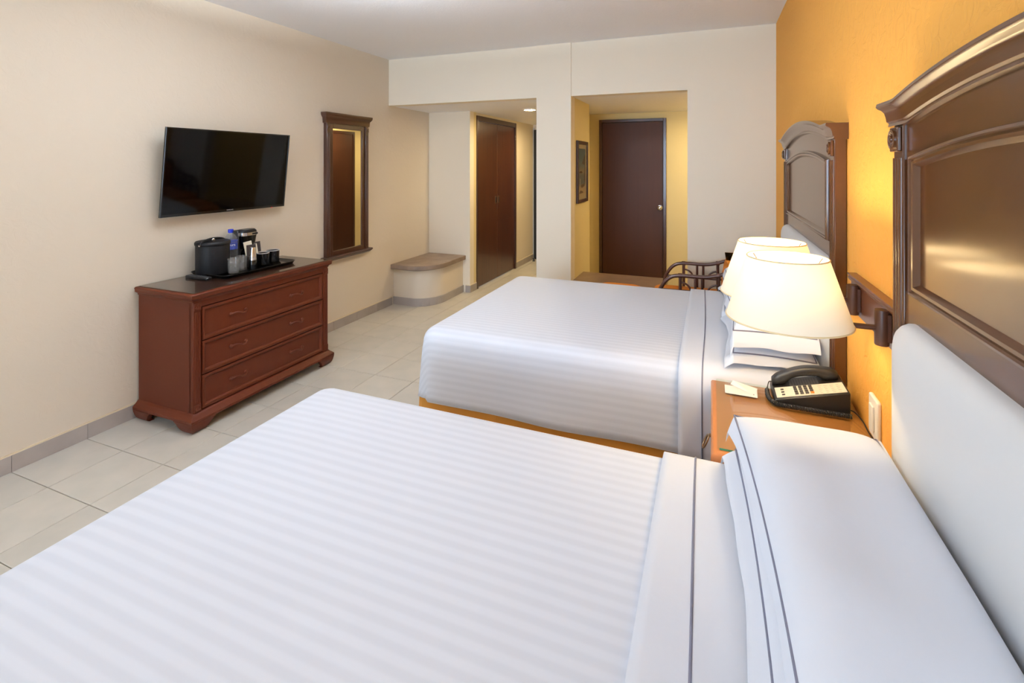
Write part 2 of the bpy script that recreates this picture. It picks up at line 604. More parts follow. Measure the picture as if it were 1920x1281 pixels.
baseboard('baseboard_left', 'grey tile baseboard along the cream wall', [((LW, .95), (LW, 4.35), (1, 0), .355)])
baseboard('baseboard_niche', 'short grey tile baseboard turning the corner by the closet',
          [((-2.62, NY), (XC + .010, NY), (0, -1), 9), ((XC, NY + .001), (XC, 5.25), (1, 0), 9)])
baseboard('baseboard_corridor', 'grey tile baseboard beyond the closet door', [((XC, 6.53), (XC, CE), (1, 0), .3)])
baseboard('baseboard_far', 'grey tile baseboard along the far wall and pillar',
          [((PX0, FY - .012), (PX1, FY - .012), (0, -1), .2), ((AX1, FY), (RW, FY), (0, -1), .3)])
baseboard('baseboard_right', 'grey tile baseboard between the beds', [((RW, 1.5), (RW, 2.2), (-1, 0), .3)])

# ------------------------------------------------------------------ doors
def door_panel(mb_args, name, m, parent, **k):
    return MB().box(*mb_args).build(name, m, parent, bevel=.003, **k)

# closet double door (in plane x = XC, facing +X)
cl = thing('door_1', (XC, 5.89, 0), 'glossy dark brown double closet door in the corridor', 'closet door', kind='structure')
MB().box(XC - .05, XC + .012, 5.255, 5.295, 0, 2.045).build('door_frame', 'dark_wood', cl, bevel=.003)
MB().box(XC - .05, XC + .012, 6.482, 6.522, 0, 2.045).build('door_frame', 'dark_wood', cl, bevel=.003)
MB().box(XC - .05, XC + .012, 5.295, 6.482, 1.985, 2.045).build('door_frame', 'dark_wood', cl, bevel=.003)
for y0, y1, yp in ((5.297, 5.887, 5.845), (5.890, 6.480, 5.932)):
    lf = MB().box(XC - .045, XC - .008, y0, y1, .008, 1.983).build('door_leaf', 'closet_wood', cl, bevel=.002)
    hd = MB().prism(rrect(yp - .020, yp + .020, .965, 1.060, .008), 'x', XC - .008, XC - .004)
    hd = hd.build('recessed_pull', 'brass', lf)
    MB().prism(rrect(yp - .011, yp + .011, .975, 1.050, .005), 'x', XC - .004, XC - .0035).build('pull_recess', 'black', cl)

def hinged_door(name, x0, x1, y, label, knob_x, leaf_m='door_wood'):
    r = thing(name, ((x0 + x1) / 2, y, 0), label, 'door', kind='structure')
    ft = .035
    MB().box(x0, x0 + ft, y - .02, y + .05, 0, 2.005).build('door_frame', 'dark_wood', r, bevel=.003)
    MB().box(x1 - ft, x1, y - .02, y + .05, 0, 2.005).build('door_frame', 'dark_wood', r, bevel=.003)
    MB().box(x0 + ft, x1 - ft, y - .02, y + .05, 1.97, 2.005).build('door_frame', 'dark_wood', r, bevel=.003)
    lf = MB().box(x0 + ft + .002, x1 - ft - .002, y - .008, y + .035, .006, 1.968).build('door_leaf', leaf_m, r, bevel=.002)
    kb = MB().lathe([(.030, 0), (.030, -.006), (.012, -.010), (.012, -.030), (.022, -.036), (.027, -.048), (.024, -.060), (.012, -.066), (.001, -.067)],
                    (knob_x, y - .008, .965), 20, 'y')
    kb.build('door_knob', 'steel', lf, smooth=50)
    return r
hinged_door('door_2', -1.262, -.483, AB - .02, 'matte brown door with a chrome knob in the yellow alcove', -.553)
# bathroom door on the corridor's right wall, seen in the mirror
d3 = thing('door_3', (PX0, 5.27, 0), 'dark brown bathroom door reflected in the wall mirror', 'door', kind='structure')
MB().box(PX0 - .015, PX0, 4.86, 4.895, 0, 1.925).build('door_frame', 'dark_wood', d3)
MB().box(PX0 - .015, PX0, 5.645, 5.68, 0, 1.925).build('door_frame', 'dark_wood', d3)
MB().box(PX0 - .015, PX0, 4.895, 5.645, 1.89, 1.925).build('door_frame', 'dark_wood', d3)
MB().box(PX0 - .008, PX0 - .001, 4.896, 5.644, .006, 1.889).build('door_leaf', 'door_wood', d3)
# entrance door at the corridor's end
d4 = thing('door_4', (-2.0, CE - .02, 0), 'black entrance door edge at the far end of the corridor', 'door', kind='structure')
MB().box(XC + .001, -2.546, CE - .012, CE, 0, 2.03).build('door_frame', 'window_white', d4)
lf = MB().box(-2.544, PX0 - .02, CE - .04, CE - .004, .01, 2.0).build('door_leaf', 'black', d4, bevel=.003)
ds = thing('door_stop', (-2.50, CE - .16, 0), 'tiny dark door stop on the corridor floor', 'door stop')
MB().lathe([(.022, 0), (.022, .006), (.012, .012), (.012, .03), (.018, .034), (.018, .046), (.001, .05)], (-2.50, CE - .16, 0), 14).build('base', 'grey_plastic', ds, smooth=40)

# recessed downlights
def downlight(loc, label):
    r = thing('ceiling_downlight', (loc[0], loc[1], HZ - .012), label, 'ceiling light', 'recessed downlights')
    MB().lathe([(.062, .0), (.074, .004), (.074, .0118), (.062, .0118)], (loc[0], loc[1], HZ - .012), 28, cap=False).build('trim_ring', 'white', r, smooth=40)
    MB().lathe([(.001, .006), (.060, .006), (.060, .0115), (.001, .0115)], (loc[0], loc[1], HZ - .012), 28).build('lens', 'down', r, smooth=40)
    return r
downlight((-1.86, 5.15), 'glowing recessed downlight in the corridor ceiling beside the pillar')
downlight((-1.90, 6.35), 'added downlight deep in the corridor, unseen behind the pillar, brightening the closet')  # added to brighten the closet and corridor wall; fitting itself is unseen
downlight((0.12, 5.35), 'recessed downlight in the alcove ceiling, hidden behind the far wall')

# ------------------------------------------------------------------ stone benches
def bench_outline(x_r, y_f, r, x_l=LW, y_b=NY, n=14):
    pts = [(x_l, y_b), (x_l, y_f)]
    rx, ry = r
    for k in range(n + 1):
        t = -PI / 2 + PI / 2 * k / n
        pts.append((x_r - rx + rx * math.cos(t), y_f + ry + ry * math.sin(t)))
    pts.append((x_r, y_b))
    return pts
b1 = thing('curved_bench', (-2.87, 4.7, 0), 'built-in plaster corner bench with curved brown stone top under the niche', 'bench')
MB().prism(bench_outline(-2.655, 4.385, (.22, .30)), 'z', 0, .375).build('plaster_base', 'wall', b1, smooth=30)
MB().prism(bench_outline(-2.618, 4.328, (.25, .34)), 'z', .375, .425).build('stone_slab', 'stone', b1, bevel=.006)
ol = bench_outline(-2.655, 4.385, (.22, .30))
ot = bench_outline(-2.645, 4.375, (.225, .305))
for i0, i1 in ((1, 2), (2, 6), (6, 9), (9, 12), (12, 16), (16, 17)):
    A = ot[i0:i1 + 1]
    B = ol[i0:i1 + 1][::-1]
    MB().prism(A + B, 'z', 0, .079).build('baseboard_tile', 'base_tile', b1)
b2 = thing('alcove_bench', (-.77, 4.53, 0), 'straight built-in bench with polished brown stone top in front of the alcove door', 'bench')
MB().box(PX1, -.41, 4.35, 4.72, 0, .38).build('plaster_base', 'wall_warm', b2)
MB().prism([(PX1, 4.32), (-.46, 4.32), (-.40, 4.34), (-.37, 4.40), (-.37, 4.745), (PX1, 4.745)], 'z', .38, .425).build('stone_slab', 'stone_polished', b2, bevel=.005)

# ------------------------------------------------------------------ framed picture in the alcove
px = PX1
pic = thing('framed_picture', (px, 4.667, 1.10), 'small brown framed beach print on the yellow alcove wall', 'picture')
y0, y1, z0, z1, fw = 4.465, 4.870, 1.105, 1.690, .032
fmb = MB()
MB().box(px, px + .022, y0, y0 + fw, z0, z1).build('frame_side', 'dark_wood', pic, bevel=.003)
MB().box(px, px + .022, y1 - fw, y1, z0, z1).build('frame_side', 'dark_wood', pic, bevel=.003)
MB().box(px, px + .022, y0 + fw, y1 - fw, z0, z0 + fw).build('frame_side', 'dark_wood', pic, bevel=.003)
MB().box(px, px + .022, y0 + fw, y1 - fw, z1 - fw, z1).build('frame_side', 'dark_wood', pic, bevel=.003)
MB().box(px, px + .008, y0 + fw, y1 - fw, z0 + fw, z1 - fw).build('mat_board', mat('mat_board', (214, 196, 160), .8), pic)
ay0, ay1, az0, az1 = y0 + fw + .045, y1 - fw - .045, z0 + fw + .045, z1 - fw - .04
pr_m = mat('print_sky', (96, 128, 132), .6)
nt = pr_m.node_tree
tcn = nt.nodes.new('ShaderNodeTexCoord'); spn = nt.nodes.new('ShaderNodeSeparateXYZ'); crn = nt.nodes.new('ShaderNodeValToRGB')
nt.links.new(tcn.outputs['Generated'], spn.inputs[0]); nt.links.new(spn.outputs['Z'], crn.inputs['Fac'])
e = crn.color_ramp.elements
e[0].position = 0.0; e[0].color = lin((206, 182, 140))
e[1].position = 1.0; e[1].color = lin((78, 112, 124))
for pos, c in ((.16, (198, 172, 132)), (.24, (108, 122, 124)), (.42, (118, 128, 126)), (.5, (168, 150, 118)), (.62, (126, 138, 134)), (.75, (98, 130, 136))):
    n_ = e.new(pos); n_.color = lin(c)
nt.links.new(crn.outputs[0], nt.nodes['Principled BSDF'].inputs['Base Color'])
art = MB().box(px + .008, px + .0095, ay0, ay1, az0, az1).build('print', pr_m, pic)
aw, ah = ay1 - ay0, az1 - az0
def patch(pts, c, nm):
    MB().prism([(ay0 + aw * p, az0 + ah * q) for p, q in pts], 'x', px + .0095, px + .0101).build(nm, mat('print_' + nm, c, .7), art)
patch([(.45, .66), (.6, .74), (.8, .84), (1, .88), (1, .66), (.8, .64), (.6, .67)], (104, 100, 88), 'palm_crown')
patch([(.78, .3), (1, .24), (1, .68), (.92, .66), (.86, .55), (.8, .42)], (112, 96, 84), 'palm_trunk')
patch([(.03, .47), (.1, .50), (.35, .515), (.5, .49), (.55, .47), (.3, .465)], (92, 78, 66), 'parasol')
patch([(.3, .16), (.5, .14), (.85, .18), (.95, .24), (.6, .22), (.35, .21)], (122, 104, 84), 'boat_hull')
patch([(.12, .2), (.2, .2), (.24, .32), (.16, .36)], (196, 188, 168), 'sail')
patch([(.05, .02), (.7, .03), (.5, .07), (.2, .09)], (120, 98, 80), 'sand_shadow')
MB().box(px + .012, px + .0135, y0 + fw, y1 - fw, z0 + fw, z1 - fw).build('picture_glass', 'glass', pic)

# ------------------------------------------------------------------ dresser
DX0, DX1, DY0, DY1 = -3.085, -2.625, 1.862, 2.885
dr = thing('dresser', ((DX0 + DX1) / 2, (DY0 + DY1) / 2, 0), 'reddish brown wooden dresser with three wide drawers under the television', 'dresser')
# carcass: sides, back, rails
MB().box(DX0, DX1 - .02, DY0, DY0 + .02, .10, .715).build('side_panel', 'dresser', dr, bevel=.002)
MB().box(DX0, DX1 - .02, DY1 - .02, DY1, .10, .715).build('side_panel', 'dresser', dr, bevel=.002)
MB().box(DX0, DX0 + .012, DY0 + .02, DY1 - .02, .10, .715).build('back_panel', 'dresser', dr)
MB().box(DX0 + .012, DX1 - .035, DY0 + .02, DY1 - .02, .10, .12).box(DX0 + .012, DX1 - .035, DY0 + .02, DY1 - .02, .30, .312).box(DX0 + .012, DX1 - .035, DY0 + .02, DY1 - .02, .50, .512).build('inner_shelf', 'dark_wood', dr)
MB().box(DX1 - .03, DX1, DY0 + .045, DY1 - .045, .680, .715).build('top_rail', 'dresser', dr, bevel=.002)
for ya in (DY0, DY1 - .045):
    post = MB().box(DX1 - .03, DX1 + .002, ya, ya + .045, .10, .715).build('post', 'dresser', dr, bevel=.003)
    for yy in (ya + .012, ya + .0225, ya + .033):
        MB().tube([(DX1 + .002, yy, .155), (DX1 + .002, yy, .655)], .0032, 8).build('reed', 'dresser', post, smooth=60)
    for zz in (.128, .685):
        MB().box(DX1 + .002, DX1 + .008, ya + .003, ya + .042, zz - .021, zz + .021).build('rosette_block', 'dresser', post, bevel=.002)
        MB().lathe([(.015, 0), (.015, .003), (.011, .003), (.010, .0015), (.005, .0015), (.004, .004), (.001, .004)], (DX1 + .008, ya + .0225, zz), 18, 'x').build('rosette', 'dresser', post, smooth=40)
# moulded top: profile swept round three sides, then glass sheet
def swept_slab(x0, x1, y0, y1, prof):
    """prof: (out, z) list from bottom to top; x0 side (wall) not moulded"""
    rings = []
    for o_, z in prof:
        rings.append([(x0, y0 - o_, z), (x1 + o_, y0 - o_, z), (x1 + o_, y1 + o_, z), (x0, y1 + o_, z)])
    return MB().loft(rings)
swept_slab(DX0, DX1, DY0, DY1, [(.0, .712), (.004, .716), (.006, .724), (.014, .730), (.020, .734), (.021, .748), (.024, .755), (.020, .760), (.014, .762)]).build('top', 'dresser', dr, smooth=40)
MB().prism(rrect(DX0 + .004, DX1 + .006, DY0 - .006, DY1 + .006, .006), 'z', .762, .767).build('glass_sheet', 'table_glass', dr)
MB().prism(rrect(DX0 + .012, DX1 - .002, DY0 + .002, DY1 - .002, .004), 'z', .7618, .7621).build('top_inlay', 'dresser_top', dr)
# plinth moulding and bracket feet
swept_slab(DX0, DX1, DY0, DY1, [(.026, .058), (.032, .064), (.032, .076), (.024, .084), (.012, .094), (.004, .104), (-.004, .106)]).build('plinth', 'dresser', dr, smooth=40)
def foot_poly(s):
    return [(0, .064), (0, 0), (.075 * s, 0), (.082 * s, .006), (.10 * s, .020), (.118 * s, .030), (.125 * s, .044), (.145 * s, .058), (.150 * s, .064)]
def bracket_foot(cx, cy, sx, sy):
    f = MB()
    # ogee outer face along each side, flared outward at the foot
    base = []
    for k, (out, z) in enumerate([(.004, .0), (.012, .004), (.020, .014), (.026, .030), (.030, .048), (.032, .062)]):
        base.append((out, z))
    lens = [.078, .080, .092, .112, .128, .150]
    rings = []
    for (out, z), L in zip(base, lens):
        xo, yo = cx + sx * (out), cy + sy * (out)
        # L-shaped ring
        w = .026
        rings.append([(xo, yo, z), (xo - sx * L, yo, z), (xo - sx * L, yo - sy * w, z), (xo - sx * w, yo - sy * w, z), (xo - sx * w, yo - sy * L, z), (xo, yo - sy * L, z)])
    return f.loft(rings)
for cx, sx in ((DX1, 1), (DX0 + .004, -1)):
    for cy, sy in ((DY0, -1), (DY1, 1)):
        o = bracket_foot(cx if sx > 0 else cx + .028, cy, sx, sy).build('bracket_foot', 'dresser', dr, smooth=25)
# drawers
dz = [(.112, .296), (.302, .486), (.492, .676)]
for k, (za, zb) in enumerate(dz):
    yA, yB = DY0 + .052, DY1 - .052
    xf = DX1 - .004
    d_ = MB().box(DX1 - .34, xf - .006, yA, yB, za, zb).build('drawer', 'dresser', dr, bevel=.002)
    # raised frame moulding on the drawer front
    rings = []
    for off, dx in ((0, -.006), (0, .006), (.004, .008), (.014, .006), (.020, .001), (.024, -.0055)):
        rings.append([(xf + dx, yA + off, za + off), (xf + dx, yB - off, za + off), (xf + dx, yB - off, zb - off), (xf + dx, yA + off, zb - off)])
    MB().loft(rings, True, False).build('drawer_moulding', 'dresser', d_, smooth=40)
    zc = (za + zb) / 2
    for yh in (yA + .235, yB - .235):
        pts = []
        n = 14
        for q in range(n + 1):
            t = q / n
            yy = yh - .05 + .10 * t
            zz = zc + .008 * math.sin(2 * PI * t) * 0.9
            xx = xf - .003 + .022 * math.sin(PI * t) ** .6
            pts.append((xx, yy, zz))
        rad = [.0075 - .0035 * math.sin(PI * q / n) for q in range(n + 1)]
        hm = MB().tube(pts, rad, 8)
        for e_ in (pts[0], pts[-1]):
            hm.lathe([(.012, -.004), (.012, .002), (.008, .005), (.001, .006)], (xf - .004, e_[1], e_[2]), 12, 'x')
        hm.build('handle', 'dresser', d_, smooth=60)

# ------------------------------------------------------------------ television
TVY, TVZ, TVX = 2.41, 1.42, -3.005
TILT = math.atan(.06 / .54)
tv = thing('television', (LW, TVY, TVZ - .27), 'flat black wall-mounted television tilted downward', 'television')
hw, hh = .461, .272
def tvx(p):      # local: x outward, y along the wall, z up; tilt about y so that the top leans out
    c_, s_ = math.cos(TILT), math.sin(TILT)
    return Vector((TVX + p.x * c_ + p.z * s_, TVY + p.y, TVZ - p.x * s_ + p.z * c_))
MB().box(-.038, -.006, -hw + .02, hw - .02, -hh + .02, hh - .02).map(tvx).build('back_housing', 'black', tv, bevel=.006)
rings = []
for off, dx in ((.0, -.012), (0, .0), (.001, .0015), (.008, .0015), (.009, -.001)):
    rings.append([(dx, -hw + off, -hh + off), (dx, hw - off, -hh + off), (dx, hw - off, hh - off), (dx, -hw + off, hh - off)])
bz = MB().loft(rings, True, False).map(tvx).build('bezel', 'black_gloss', tv)
MB().box(-.006, .0003, -hw + .008, hw - .008, -hh + .016, hh - .008).map(tvx).build('screen', 'screen', tv)
MB().box(-.006, .0009, -hw + .008, hw - .008, -hh + .006, -hh + .016).map(tvx).build('lower_bezel', 'black_gloss', tv)
t_ = text_mesh('SAMSUNG', .011, 'brand')
t_.map(lambda p: tvx(Vector((.0012 + p.z, p.x, p.y - hh + .011)))).build('lettering', 'mug_rim', tv)
MB().sphere((0, 0, 0), .0035, 10, 6).map(lambda p: tvx(Vector((p.x, p.y + .345, p.z - hh)))).build('standby_light', 'red_led', tv)
MB().box(LW + .001, LW + .022, TVY - .2, TVY + .2, TVZ - .1, TVZ + .1).box(LW + .022, LW + .075, TVY - .16, TVY - .13, TVZ - .06, TVZ + .06).box(LW + .022, LW + .075, TVY + .13, TVY + .16, TVZ - .06, TVZ + .06).build('wall_bracket', 'black', tv)

# ------------------------------------------------------------------ wall mirror
mi = thing('wall_mirror', (LW, 3.63, .63), 'tall mirror in a dark wood frame with cornice beside the television', 'mirror')
mx0, my0, my1 = LW, 3.366, 3.925
MB().box(mx0, mx0 + .016, my0 + .02, my1 - .02, .66, 1.83).build('backing', 'dark_wood', mi)
mz0, mz1 = .66, 1.835
sw = .085
for ya in (my0, my1 - .045):
    st = MB().box(mx0, mx0 + .038, ya, ya + .045, mz0, mz1).build('stile', 'dark_wood', mi, bevel=.003)
    for yy in (ya + .014, ya + .031):
        MB().tube([(mx0 + .038, yy, mz0 + .03), (mx0 + .038, yy, mz1 - .09)], .004, 8).build('reed', 'dark_wood', st, smooth=60)
    MB().box(mx0 + .038, mx0 + .044, ya + .003, ya + .042, mz1 - .06, mz1 - .02).build('rosette_block', 'dark_wood', st, bevel=.002)
    MB().lathe([(.014, 0), (.014, .003), (.009, .003), (.008, .001), (.004, .004), (.001, .004)], (mx0 + .044, ya + .0225, mz1 - .04), 16, 'x').build('rosette', 'dark_wood', st, smooth=40)
iy0, iy1 = my0 + .045, my1 - .045
for (a0, a1, c0, c1) in ((iy0, iy0 + .04, mz0, mz1), (iy1 - .04, iy1, mz0, mz1)):
    MB().box(mx0, mx0 + .028, a0, a1, c0, c1).build('inner_stile', 'dark_wood', mi, bevel=.004)
MB().box(mx0, mx0 + .028, iy0 + .04, iy1 - .04, mz0, mz0 + .045).build('bottom_rail', 'dark_wood', mi, bevel=.004)
MB().box(mx0, mx0 + .028, iy0 + .04, iy1 - .04, mz1 - .05, mz1).build('top_rail', 'dark_wood', mi, bevel=.004)
MB().box(mx0 + .016, mx0 + .019, iy0 + .038, iy1 - .038, mz0 + .043, mz1 - .048).build('mirror_glass', 'mirror', mi)
def yprofile(prof, y0, y1, flare):
    """prof (out, z): section in x; ends flare with it"""
    rings = []
    for o_, z in prof:
        rings.append([(mx0, y0 - o_ * flare, z), (mx0 + .03 + o_, y0 - o_ * flare, z), (mx0 + .03 + o_, y1 + o_ * flare, z), (mx0, y1 + o_ * flare, z)])
    return MB().loft(rings)
yprofile([(.010, 1.828), (.012, 1.85), (.014, 1.872), (.024, 1.886), (.030, 1.896), (.032, 1.906), (.032, 1.92)], my0, my1, 1).build('cornice', 'dark_wood', mi, smooth=35)
yprofile([(.004, .625), (.012, .628), (.022, .640), (.030, .650), (.032, .658), (.026, .664)], my0, my1, 1.2).build('sill', 'dark_wood', mi, smooth=35)

# ------------------------------------------------------------------ things on the dresser
DT = .767
tray = thing('serving_tray', (-2.90, 2.43, DT), 'long black plastic tray holding the coffee set on the dresser', 'tray')
def ring_rr(x0, x1, y0, y1, r, z, o):
    return [(p[0], p[1], z) for p in rrect(x0 - o, x1 + o, y0 - o, y1 + o, r + max(o, 0))]
TX0, TX1, TY0, TY1 = -3.065, -2.755, 2.165, 2.700
MB().loft([ring_rr(TX0, TX1, TY0, TY1, .03, DT, 0), ring_rr(TX0, TX1, TY0, TY1, .03, DT + .004, .003), ring_rr(TX0, TX1, TY0, TY1, .03, DT + .018, .014),
           ring_rr(TX0, TX1, TY0, TY1, .03, DT + .019, .017), ring_rr(TX0, TX1, TY0, TY1, .03, DT + .021, .016), ring_rr(TX0, TX1, TY0, TY1, .03, DT + .019, .012),
           ring_rr(TX0, TX1, TY0, TY1, .03, DT + .006, -.001)]).build('tray_body', 'black_gloss', tray, smooth=45)
TZ = DT + .0062
# ice bucket
bk = thing('ice_bucket', (-2.970, 2.237, TZ), 'round black leatherette ice bucket with strap lid on the tray', 'ice bucket')
bx_, by_ = -2.970, 2.237
MB().lathe([(.085, 0), (.094, .002), (.096, .006), (.096, .178), (.094, .183), (.001, .183)], (bx_, by_, TZ), 40).build('body', 'bucket', bk, smooth=40)
ld = MB().lathe([(.001, .183), (.099, .183), (.101, .187), (.101, .199), (.096, .206), (.06, .210), (.001, .211)], (bx_, by_, TZ), 40).build('lid', 'bucket', bk, smooth=40)
MB().lathe([(.0, .2105), (.012, .2105), (.013, .217), (.010, .222), (.001, .223)], (bx_, by_, TZ), 16).build('lid_knob', 'steel', ld, smooth=50)
hp = []
for k in range(17):
    t = PI * k / 16
    hp.append((bx_ + .055 * math.cos(t) * .4 + .0, by_ - .104 * math.cos(t), TZ + .19 + .030 * math.sin(t)))
MB().tube(hp, .007, 8).build('strap', 'bucket', ld, smooth=60)
MB().lathe([(.008, 0), (.008, .004), (.001, .005)], (bx_ + .02, by_ - .106, TZ + .19), 10, 'y').build('strap_rivet', 'steel', ld)
# water bottle
wb = thing('water_bottle', (-2.992, 2.383, TZ), 'clear plastic water bottle with blue cap behind the ice bucket', 'bottle')
wc = (-2.992, 2.383, TZ)
MB().lathe([(.028, 0), (.038, .004), (.040, .014), (.040, .055), (.036, .062), (.040, .070), (.036, .078), (.040, .086), (.040, .165), (.042, .172), (.042, .186), (.036, .206), (.025, .224), (.0135, .236), (.0135, .242), (.001, .242)], wc, 28).build('bottle_body', 'bottle_plastic', wb, smooth=50)
lb_ = MB().lathe([(.0406, .128), (.0406, .190)], wc, 28, cap=False)
lb_.v = [(wc[0] + (p[0] - wc[0]) * (1.04 if p[2] > TZ + .15 else 1), wc[1] + (p[1] - wc[1]) * (1.04 if p[2] > TZ + .15 else 1), p[2]) for p in lb_.v]
lb_ = lb_.build('label_wrap', 'blue_label', wb, smooth=80)
MB().lathe([(.0160, .238), (.0165, .240), (.0165, .258), (.0155, .261), (.001, .261)], wc, 20).build('cap', 'blue', wb, smooth=40)
tm = text_mesh('e·pura', .024, 'label_text')
def wrap(p):
    a0 = math.radians(-40)          # faces the viewer's side
    th = a0 + p.x / .042
    return Vector((wc[0] + (.0420 + p.z) * math.cos(th), wc[1] + (.0420 + p.z) * math.sin(th), wc[2] + .160 + p.y))
tm.map(wrap).build('lettering', 'white', lb_)
# coffee maker
cm = thing('coffee_maker', (-3.02, 2.495, TZ), 'small black coffee maker with a chrome band at the back of the tray', 'coffee maker')
cx0, cx1, cy0, cy1 = -3.07, -2.955, 2.446, 2.572
def rr3(x0, x1, y0, y1, r, z): return [(p[0], p[1], z) for p in rrect(x0, x1, y0, y1, r)]
MB().loft([rr3(cx0, cx1, cy0, cy1, .03, TZ), rr3(cx0, cx1, cy0, cy1, .03, TZ + .028), rr3(cx0, cx1 - .003, cy0 + .003, cy1 - .003, .028, TZ + .032)]).build('base', 'black_gloss', cm, smooth=40)
MB().loft([rr3(cx0, cx0 + .075, cy0 - .012, cy1 + .0, .012, TZ + .03), rr3(cx0, cx0 + .075, cy0 - .012, cy1, .012, TZ + .236), rr3(cx0 + .003, cx0 + .072, cy0 - .009, cy1 - .003, .01, TZ + .24)]).build('water_tank', 'black', cm, smooth=40)
MB().loft([rr3(cx0 + .04, cx1 - .01, cy0 + .012, cy1 - .012, .028, TZ + .115), rr3(cx0 + .04, cx1, cy0 + .002, cy1 - .002, .034, TZ + .19), rr3(cx0 + .04, cx1 + .002, cy0, cy1, .034, TZ + .205)]).build('filter_head', 'black_gloss', cm, smooth=40)
MB().loft([rr3(cx0 + .036, cx1 + .005, cy0 - .003, cy1 + .003, .036, TZ + .205), rr3(cx0 + .036, cx1 + .005, cy0 - .003, cy1 + .003, .036, TZ + .226)]).build('chrome_band', 'steel', cm, smooth=40)
MB().box(cx1 + .0048, cx1 + .0065, cy1 - .055, cy1 - .012, TZ + .210, TZ + .222).build('name_plate', 'black', cm)
MB().loft([rr3(cx0 + .034, cx1 + .003, cy0 - .001, cy1 + .001, .036, TZ + .226), rr3(cx0 + .034, cx1 + .003, cy0, cy1, .036, TZ + .236), rr3(cx0 + .040, cx1 - .006, cy0 + .01, cy1 - .01, .03, TZ + .246)]).build('lid', 'black', cm, smooth=40)
MB().lathe([(.001, .03), (.040, .03), (.046, .038), (.047, .085), (.041, .10), (.030, .108), (.030, .118), (.032, .12), (.001, .12)], ((cx0 + cx1) / 2 + .02, (cy0 + cy1) / 2, TZ), 24).build('carafe', 'black_gloss', cm, smooth=40)
# glasses
def tumbler(c, label):
    r = thing('drinking_glass', c, label, 'glass', 'tumblers on the tray')
    MB().lathe([(.001, .0), (.028, 0), (.031, .003), (.0355, .090), (.0362, .092), (.0340, .092), (.0295, .014), (.001, .012)], c, 26).build('glass_body', 'tumbler_glass', r, smooth=50)
    return r
tumbler((-2.845, 2.287, TZ), 'clear drinking glass nearest the ice bucket')
tumbler((-2.875, 2.368, TZ), 'clear drinking glass beside the silver travel tumbler')
# travel tumbler
tt = thing('travel_tumbler', (-2.842, 2.428, TZ), 'slim steel tumbler with black base standing between glasses and mugs', 'tumbler')
c = (-2.842, 2.428, TZ)
MB().lathe([(.001, 0), (.024, 0), (.025, .003), (.0245, .055), (.023, .058), (.001, .058)], c, 24).build('base_grip', 'black_gloss', tt, smooth=40)
MB().lathe([(.001, .058), (.0235, .058), (.0225, .072), (.0215, .073), (.0215, .076), (.023, .077), (.0165, .136), (.0150, .142), (.001, .143)], c, 24).build('steel_body', 'steel', tt, smooth=40)
# mugs
def mug(c, label):
    r = thing('coffee_mug', c, label, 'mug', 'dark mugs on the tray')
    MB().lathe([(.001, 0), (.036, 0), (.040, .004), (.0415, .082), (.0385, .082), (.037, .012), (.001, .010)], c, 30).build('mug_body', 'black_gloss', r, smooth=40)
    MB().lathe([(.0418, .080), (.0420, .084), (.0400, .0855), (.0380, .084), (.0382, .080)], c, 30, cap=False).build('rim', 'mug_rim', r, smooth=60)
    pts = []
    for k in range(11):
        t = -PI / 2 + PI * k / 10
        pts.append((c[0] - .040 - .022 * math.cos(t), c[1], c[2] + .042 + .024 * math.sin(t)))
    MB().tube(pts, .005, 8).build('handle', 'black_gloss', r, smooth=60)
    return r
mug((-2.888, 2.548, TZ), 'dark glazed mug in front of the sachet holder')
mug((-2.910, 2.655, TZ), 'dark glazed mug at the far end of the tray')
# sachet holder
sh = thing('sachet_holder', (-2.925, 2.47, TZ), 'dark brown holder with cream tea sachets beside the mugs', 'sachet holder')
hx, hy = -2.925, 2.486
MB().box(hx - .020, hx + .020, hy - .040, hy + .012, 0, .075).map(lambda p: Vector((p.x, p.y, p.z + TZ))).build('holder_box', 'brown_box', sh, bevel=.002)
def card(c, w, h, t, yaw, lean, m, nm):
    mb = MB().box(-t / 2, t / 2, -w / 2, w / 2, 0, h)
    R = Matrix.Rotation(yaw, 3, 'Z') @ Matrix.Rotation(lean, 3, 'X')
    mb.map(lambda p: R @ p + Vector(c))
    return mb.build(nm, m, sh, bevel=.0008)
card((hx + .004, hy - .014, TZ + .075), .052, .098, .004, -.35, .18, 'cream_paper', 'tea_sachet')
card((hx + .010, hy - .006, TZ + .07), .060, .078, .004, -.35, .05, 'brown_box', 'coffee_pouch')
card((hx + .000, hy + .052, TZ + .088), .045, .072, .004, -.35, .10, 'brown_box', 'coffee_pouch')
s2 = card((hx + .014, hy + .020, TZ + .075), .042, .074, .004, -.35, .16, 'cream_paper', 'tea_sachet')
# remote control
rm = thing('remote_control', (-2.92, 2.105, DT), 'slim black remote control lying at the edge of the tray', 'remote control')
MB().prism(rrect(-3.02, -2.825, 2.088, 2.128, .012), 'z', DT, DT + .016).build('case', 'black', rm, bevel=.004)
for i in range(8):
    for j in range(3):
        MB().prism(rrect(-3.004 + i * .021, -2.993 + i * .021, 2.094 + j * .0105, 2.101 + j * .0105, .002, 2), 'z', DT + .016, DT + .0175).build('button', 'grey_plastic', rm)

